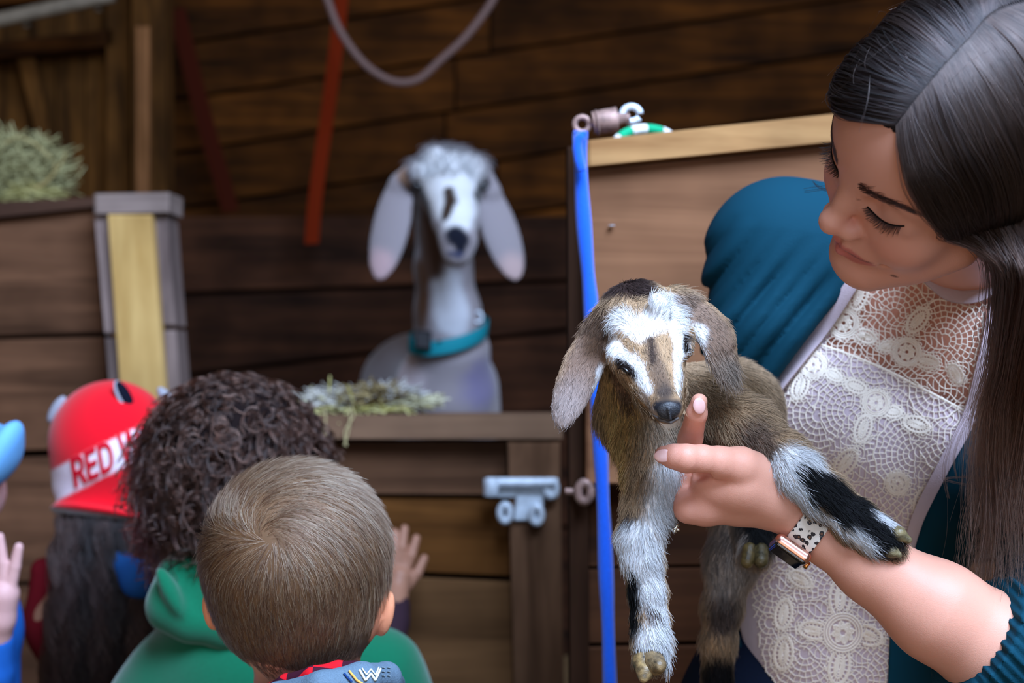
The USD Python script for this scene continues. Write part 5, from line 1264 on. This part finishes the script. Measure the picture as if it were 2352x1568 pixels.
# ---- a child hidden behind the boy: one hand on the gate
hid = thing("person", "child hidden behind the fair boy, only a hand resting on the gate showing", "person")
hb = Fig(); hb.egg(745, 1330, 2.10, (70, 78, 80), axis=(0, 1, 0)); hb.limb([(745, 1380, 2.1, 36), (745, 1440, 2.1, 38)], 12); hb.limb([(660, 1520, 2.1, 44), (745, 1490, 2.1, 60), (815, 1520, 2.12, 40)], 20); hb.limb([(745, 1500, 2.1, 80), (745, 1800, 2.1, 80)], 20)
hb.limb([(815, 1520, 2.12, 40), (880, 1520, 2.20, 36), (905, 1420, 2.27, 30), (912, 1350, 2.318, 27), (918, 1325, 2.325, 28)], 8)
for tip, mid, root in (((906, 1222), (906, 1262), (906, 1312)), ((929, 1214), (923, 1256), (914, 1312)), ((956, 1236), (944, 1276), (926, 1322)), ((974, 1282), (958, 1316), (936, 1345))):
    hb.limb([(root[0], root[1], 2.328, 13), (mid[0], mid[1], 2.332, 12), (tip[0], tip[1], 2.342, 9.5)], 3)
hb.limb([(905, 1340, 2.315, 16), (886, 1300, 2.33, 12), (880, 1262, 2.34, 10)], 4)
put("body", solid(hb, .0032), LK + "shade_skin", hid)
sv = Fig().limb([(815, 1520, 2.12, 50), (880, 1520, 2.20, 45), (903, 1428, 2.268, 37), (908, 1392, 2.295, 34)], 8); sv.limb([(660, 1520, 2.1, 54), (745, 1490, 2.1, 66), (815, 1520, 2.12, 50)], 20); sv.limb([(745, 1500, 2.1, 92), (745, 1820, 2.1, 92)], 20)
put("sleeve_top", solid(sv, .006), plain("plum_cotton", C(58, 40, 50), .9, .1), hid); put("hair", solid(Fig().egg(745, 1326, 2.09, (82, 84, 84), axis=(0, 1, 0)), .008), LK + "scalp_dark", hid); dark_legs(hid, 745, 2.1, .10, LK + "child_trousers", .55)

# ---- the child in the red hat
hat = thing("person", "long dark-haired child wearing the red and white bucket hat, at the left", "person")
t = Fig(); t.egg(255, 1100, 2.16, (118, 140, 130), axis=(1, 0, 0)); t.limb([(255, 1200, 2.17, 60), (255, 1320, 2.17, 60)], 20); t.limb([(140, 1430, 2.17, 70), (255, 1370, 2.17, 100), (370, 1430, 2.17, 70)], 40); t.limb([(255, 1400, 2.17, 130), (255, 1750, 2.17, 130)], 40)
put("body", solid(t, .007), LK + "shade_skin", hat)
red_c, white_c = C(226, 14, 34), C(236, 222, 232)
hs_ = Fig(); hs_.egg(256, 1015, 2.13, (138, 142, 150), axis=(1, .1, 0), k=4); hs_.egg(256, 1080, 2.14, (126, 90, 136), axis=(1, .1, 0), k=30)
hs_.egg(254, 1192, 2.13, (134, 15, 150), axis=(1, -.14, 0), normal=(0, .3, 1), k=14); hs_.egg(250, 1130, 2.14, (117, 50, 132), axis=(1, -.1, 0), k=30)
hm = solid(hs_, .0035); q = pix(hm.vertices)
bl = q[:, 1] - (1094 - .50 * (q[:, 0] - 165))
w = np.clip((38 - np.abs(bl)) / 6 + .5, 0, 1)[:, None] * (q[:, 2] < 2.2)[:, None]; hc_ = red_c * (1 - w) + white_c * w
ed = np.clip((q[:, 1] - (1180 + .14 * (q[:, 0] - 250))) / 5, 0, 1)[:, None]; hc_ = hc_ * (1 - ed) + C(196, 196, 190) * ed
hatp = put("hat", hm, painted("hat_knit", .9, .1, bump=.3, scale=500, sheen=.2), hat, col=hc_, label="red knitted hat with a white lettered band")
tx = meshkit.text_mesh("RED WI", 1.0, 0.04, bold=True)
tx = tx.subdivide_to_size(0.12) if hasattr(tx, "subdivide_to_size") else tx
v = np.array(tx.vertices); sc_ = 66.0; lx = v[:, 0] * sc_ * .60; ly = v[:, 1] * sc_
ang = math.atan(.50); gx = 170 + lx * math.cos(ang) - ly * .16; gy = 1120 - lx * math.sin(ang) - ly * .96
g = trace(hs_, gx, gy, 1.6, 2.6); n_ = grad(hs_, np.nan_to_num(g)); okv = ~np.isnan(g[:, 0]); g = g + n_ * (v[:, 2:3] / .04 * .0022 + .0008)
fz = np.array(tx.faces); fz = fz[okv[fz].all(1)]
g = np.nan_to_num(g); mm = trimesh.Trimesh(g, fz, process=False); mm.remove_unreferenced_vertices()
put("band_lettering", mm, plain("letter_red", C(206, 16, 40), .85, .1), hatp, smooth=False, label="red capital letters on the white band")
dk = Fig().egg(286, 912, 1.99, (38, 20, 14), axis=(-.55, 1, 0), normal=(.1, .5, 1)); g0 = trace(hs_, [286], [912], 1.6)[0]
for nm, r, c, o in (("patch_edge", (45, 22, 8), C(150, 150, 160), 0.0), ("dark_patch", (39, 16.5, 11), C(14, 16, 30), .003)):
    put(nm, solid(Sdf3().ell(g0 + grad(hs_, g0[None])[0] * o, np.array(r) * 2.0 / F, frame_along(np.array((-.5, 1, .2)) @ VB, grad(hs_, g0[None])[0])), .002), plain(nm + "_felt", c, .9, .1), hatp)
for x, y, ax in ((130, 940, (-.6, -1, 0)), (384, 918, (.7, -1, 0))): put("ear_flap", solid(Fig().egg(x, y, 2.1, (36, 14, 12), axis=ax), .003), LK + "patch_edge_felt", hatp)
r12 = np.random.default_rng(12); n = 2600; u = r12.random(n); s = np.linspace(0, 1, 12)
x0 = 130 + 245 * u; x1 = 95 + 300 * u; dep = 2.03 + .06 * np.abs(u - .5) * 2 + r12.uniform(-.02, .05, n)
X_ = x0[:, None] + (x1 - x0)[:, None] * s + 13 * np.minimum(1, s * 6) * np.sin(s * 22 + np.floor(u * 14)[:, None] * 2.1 + r12.normal(0, .25, (n, 1))) + r12.normal(0, 5, (n, 1)); Y_ = 1208 + r12.normal(0, 8, (n, 1)) + .12 * (x0 - 255)[:, None] + (470 + r12.normal(0, 40, (n, 1))) * s
strands("hair", P(X_, Y_, dep[:, None] + 0 * X_ - .03 * np.sin(s * 3.1)), .0011, UsdShade.Material.Get(stage, LK + 'curly_hair'), hat, C(14, 9, 9) + np.random.default_rng(5).random(14)[np.floor(u * 14).astype(int)][:, None] * (C(62, 38, 32) - C(14, 9, 9)), label="long dark wavy hair")
put("under_hair", solid(Fig().limb([(250, 1200, 2.13, 105), (240, 1400, 2.13, 120), (240, 1600, 2.14, 125)], 30), .008), LK + "curl_core", hat)
put("neck_scarf", solid(Fig().limb([(278, 1290, 2.02, 26), (318, 1330, 2.0, 40), (356, 1350, 2.02, 28)], 14), .004), plain("scarf_blue", C(22, 70, 126), .85, .15), hat, label="blue cloth between the locks of hair")
js = Fig().limb([(120, 1400, 2.2, 60), (100, 1310, 2.2, 30)], 16); js.limb([(140, 1440, 2.18, 80), (255, 1420, 2.18, 110), (370, 1440, 2.18, 80)], 40); js.limb([(255, 1450, 2.18, 150), (255, 1780, 2.18, 150)], 40)
put("jacket", solid(js, .008), plain("maroon_coat", C(110, 18, 28), .9, .1), hat); dark_legs(hat, 255, 2.18, .11, LK + "child_trousers", .55)

# ---- the child at the picture's left edge
edge = thing("person", "child at the left edge in a pale blue cap, raising one hand", "person")
eb_ = Fig(); eb_.egg(-95, 1130, 1.95, (95, 105, 100), axis=(0, 1, 0)); eb_.limb([(-95, 1200, 1.95, 48), (-100, 1300, 1.95, 50)], 20); eb_.limb([(-190, 1400, 1.95, 60), (-100, 1350, 1.95, 90), (-30, 1420, 1.95, 60)], 30); eb_.limb([(-100, 1400, 1.95, 120), (-100, 1800, 1.95, 120)], 30)
eb_.limb([(-30, 1640, 1.92, 45), (-16, 1500, 1.88, 36), (0, 1420, 1.86, 33), (6, 1365, 1.855, 38)], 14)
for rows in ([(10, 1345, 1.853, 16), (6, 1290, 1.85, 13), (-1, 1232, 1.85, 10)], [(22, 1350, 1.853, 16), (34, 1300, 1.85, 13.5), (43, 1256, 1.848, 10.5)], [(-6, 1345, 1.853, 15), (-22, 1290, 1.85, 12), (-34, 1240, 1.85, 10)], [(-14, 1360, 1.853, 14), (-42, 1320, 1.85, 11), (-60, 1290, 1.85, 9)], [(20, 1400, 1.85, 16), (40, 1370, 1.845, 12), (52, 1345, 1.843, 10)][:0] or [(-20, 1400, 1.85, 15), (-48, 1385, 1.845, 12), (-66, 1365, 1.84, 10)]): eb_.limb(rows, 3)
put("body", solid(eb_, .0035), plain("pale_skin", C(206, 160, 156), .5, .3), edge)
put("hair", solid(Fig().egg(-116, 1118, 1.935, (100, 112, 96), axis=(0, 1, 0)), .006), LK + "scalp_dark", edge)
put("cap", solid(Fig().egg(-70, 1048, 1.90, (118, 78, 100), axis=(1, .25, 0), k=10).egg(2, 1046, 1.88, (88, 34, 66), axis=(-.5, -1, 0), k=26), .004), plain("cap_blue", C(112, 176, 232), .8, .2, .3, 300), edge, label="pale blue cap")
put("sleeve", solid(Fig().limb([(-30, 1660, 1.92, 62), (-18, 1540, 1.89, 48), (-10, 1470, 1.875, 42)], 10).limb([(-190, 1420, 1.95, 80), (-100, 1370, 1.95, 105), (-30, 1450, 1.95, 76)], 30).limb([(-100, 1420, 1.95, 140), (-100, 1800, 1.95, 140)], 30), .006), plain("sleeve_blue", C(32, 100, 190), .85, .15), edge)
dark_legs(edge, -100, 1.95, .11, LK + "child_trousers", .55)

# ================================================================== the doe behind the gate
doe = thing("goat", "white-faced adult goat with long grey ears and a teal collar, behind the gate", "goat")
gd = Fig()
gd.egg(1030, 415, 3.16, (84, 78, 90), axis=(1, 0, 0), k=10); gd.limb([(1036, 440, 3.1, 70), (1046, 500, 3.02, 52), (1052, 550, 2.965, 40), (1050, 580, 2.96, 34)], 22)
for x, y, r in ((962, 392, 26), (1098, 388, 30), (1000, 362, 26), (1045, 368, 22), (1078, 372, 20)): gd.bump(x, y, 3.09, r, 16)
gd.limb([(1022, 480, 3.18, 70), (1018, 620, 3.22, 62), (1028, 720, 3.24, 72), (1035, 800, 3.27, 90)], 30)
gd.egg(1030, 900, 3.34, (112, 120, 130), axis=(1, 0, 0), k=40); gd.limb([(1020, 900, 3.4, 110), (965, 900, 3.62, 126), (945, 890, 3.72, 118)], 50)
gd.egg(898, 520, 3.12, (128, 46, 16), axis=(-.22, -1, .1), normal=(-.35, 0, 1), k=10); gd.egg(1148, 530, 3.13, (122, 44, 16), axis=(.34, -1, .1), normal=(.35, 0, 1), k=10); gd.limb([(955, 400, 3.15, 30), (925, 425, 3.14, 30)], 12); gd.limb([(1105, 405, 3.15, 28), (1125, 440, 3.14, 26)], 12)
for x in (960, 1085): gd.limb([(x, 960, 3.36, 60), (x, 1250, 3.36, 40), (x, py_at(3.36, .06), 3.36, 32)], 30)
for x in (880, 1000): gd.limb([(x + 20, 960, 3.70, 66), (x + 20, 1200, 3.72, 42), (x + 20, py_at(3.72, .06), 3.72, 32)], 30)
gm = solid(gd, .006)
WG, GY, BN = C(226, 226, 232), C(142, 132, 134), C(112, 76, 50)
gsp = refit(gd, [([(1030, 400, 3, 84), (1052, 500, 3, 40)], C(210, 208, 208), .3), ([(1024, 650, 3, 40), (1040, 730, 3, 44)], C(198, 198, 204), .4), ([(966, 620, 3, 30), (960, 730, 3, 32)], C(84, 50, 24), .5), ([(968, 490, 3, 28), (984, 560, 3, 32), (995, 615, 3, 26)], C(84, 60, 48), .5),
    ([(938, 408, 3, 24), (964, 440, 3, 22), (988, 500, 3, 15)], C(34, 22, 18), .4), ([(1110, 420, 3, 16), (1096, 458, 3, 17)], C(34, 26, 26), .4), ([(1030, 436, 3, 12), (1034, 462, 3, 16), (1022, 500, 3, 11)], C(46, 28, 14), .4), ([(1046, 542, 3, 26), (1060, 552, 3, 20), (1056, 580, 3, 12)], C(16, 18, 30), .35), ([(1056, 585, 3, 9), (1030, 580, 3, 6)], C(60, 62, 84), .4),
    ([(870, 610, 3, 36)], C(180, 150, 150), .6), ([(1180, 620, 3, 34)], C(176, 150, 146), .6), ([(930, 860, 3.8, 70)], C(214, 196, 200), .5), ([(1110, 880, 3.2, 60)], C(120, 112, 140), .5), ([(935, 400, 3.1, 22)], C(150, 110, 80), .6)], 2.2, 4.5)
put("body", gm, painted("goat_coat", .9, .1, bump=.5, scale=160, sheen=.2, dist=.002), doe, col=blobs(gm.vertices, GY, gsp, .25, 40, 9))
for x, y in ((958, 426), (1111, 431)): put("eye", solid(Fig().egg(x, y, 3.09, (13, 8, 8), axis=(1, -.6 if x < 1000 else .6, 0)), .002), LK + "dark_eye", doe)
a = np.linspace(0, 2 * np.pi, 49); cpt = np.array([P(1030 + 86 * math.cos(t), 768 - 18 * math.cos(t) + 26 * math.sin(t), 3.245 - .085 * math.sin(t)) for t in a])
def band_loop(pts, h, th):
    n = len(pts); c = pts.mean(0); out = unit((pts - c) * [1, 1, .2]); up_ = np.array([.08, 0, 1.0])
    v = np.vstack([pts + up_ * h, pts + up_ * h + out * th, pts - up_ * h + out * th, pts - up_ * h]); f = []
    for i in range(n - 1):
        for k in range(4):
            a0, b0 = k * n + i, ((k + 1) % 4) * n + i; f += [[a0, b0, b0 + 1], [a0, b0 + 1, a0 + 1]]
    m = trimesh.Trimesh(v, f, process=False); m.fix_normals(); return m
col_ = put("collar", band_loop(cpt, .016, .006), plain("collar_teal", C(10, 128, 140), .7, .3), doe, label="teal webbing collar")
put("buckle", board([(953, 757), (990, 760), (990, 804), (953, 800)], 3.15, .018, .004), plain("black_buckle", C(20, 18, 24), .4, .4), col_, smooth=False)
put("ring", tube(P(1098 + 10 * np.cos(a[::4]), 728 + 12 * np.sin(a[::4]), 3.2), .003, 8, caps=False), zinc, col_); put("rivet", tube(P(np.array([1010, 1010]), np.array([780, 781]), 3.148), .006, 12), zinc, col_)
r13 = np.random.default_rng(13); p, nn = sample(gm, 60000, r13, lambda p, n: facing(p, n, -.2)); q = pix(p); kq = (q[:, 1] < 398) & (np.abs(q[:, 0] - 1030) < 90); p, nn, q = p[kq], nn[kq], q[kq]
Lg = np.where((q[:, 1] < 400) & (q[:, 2] < 3.25), .035, .014) * r13.uniform(.6, 1.2, len(p))
strands("fur", hairs_on(p, nn, np.tile(np.array([0, -.2, -1.0]), (len(p), 1)), Lg, np.where(q[:, 1] < 400, .5, .2), r13, 4, .35), np.array([.0014, .0012, .0009, .0003]), fur, doe, np.clip(blobs(p, GY, gsp, .1, 40, 9), 0, .8))
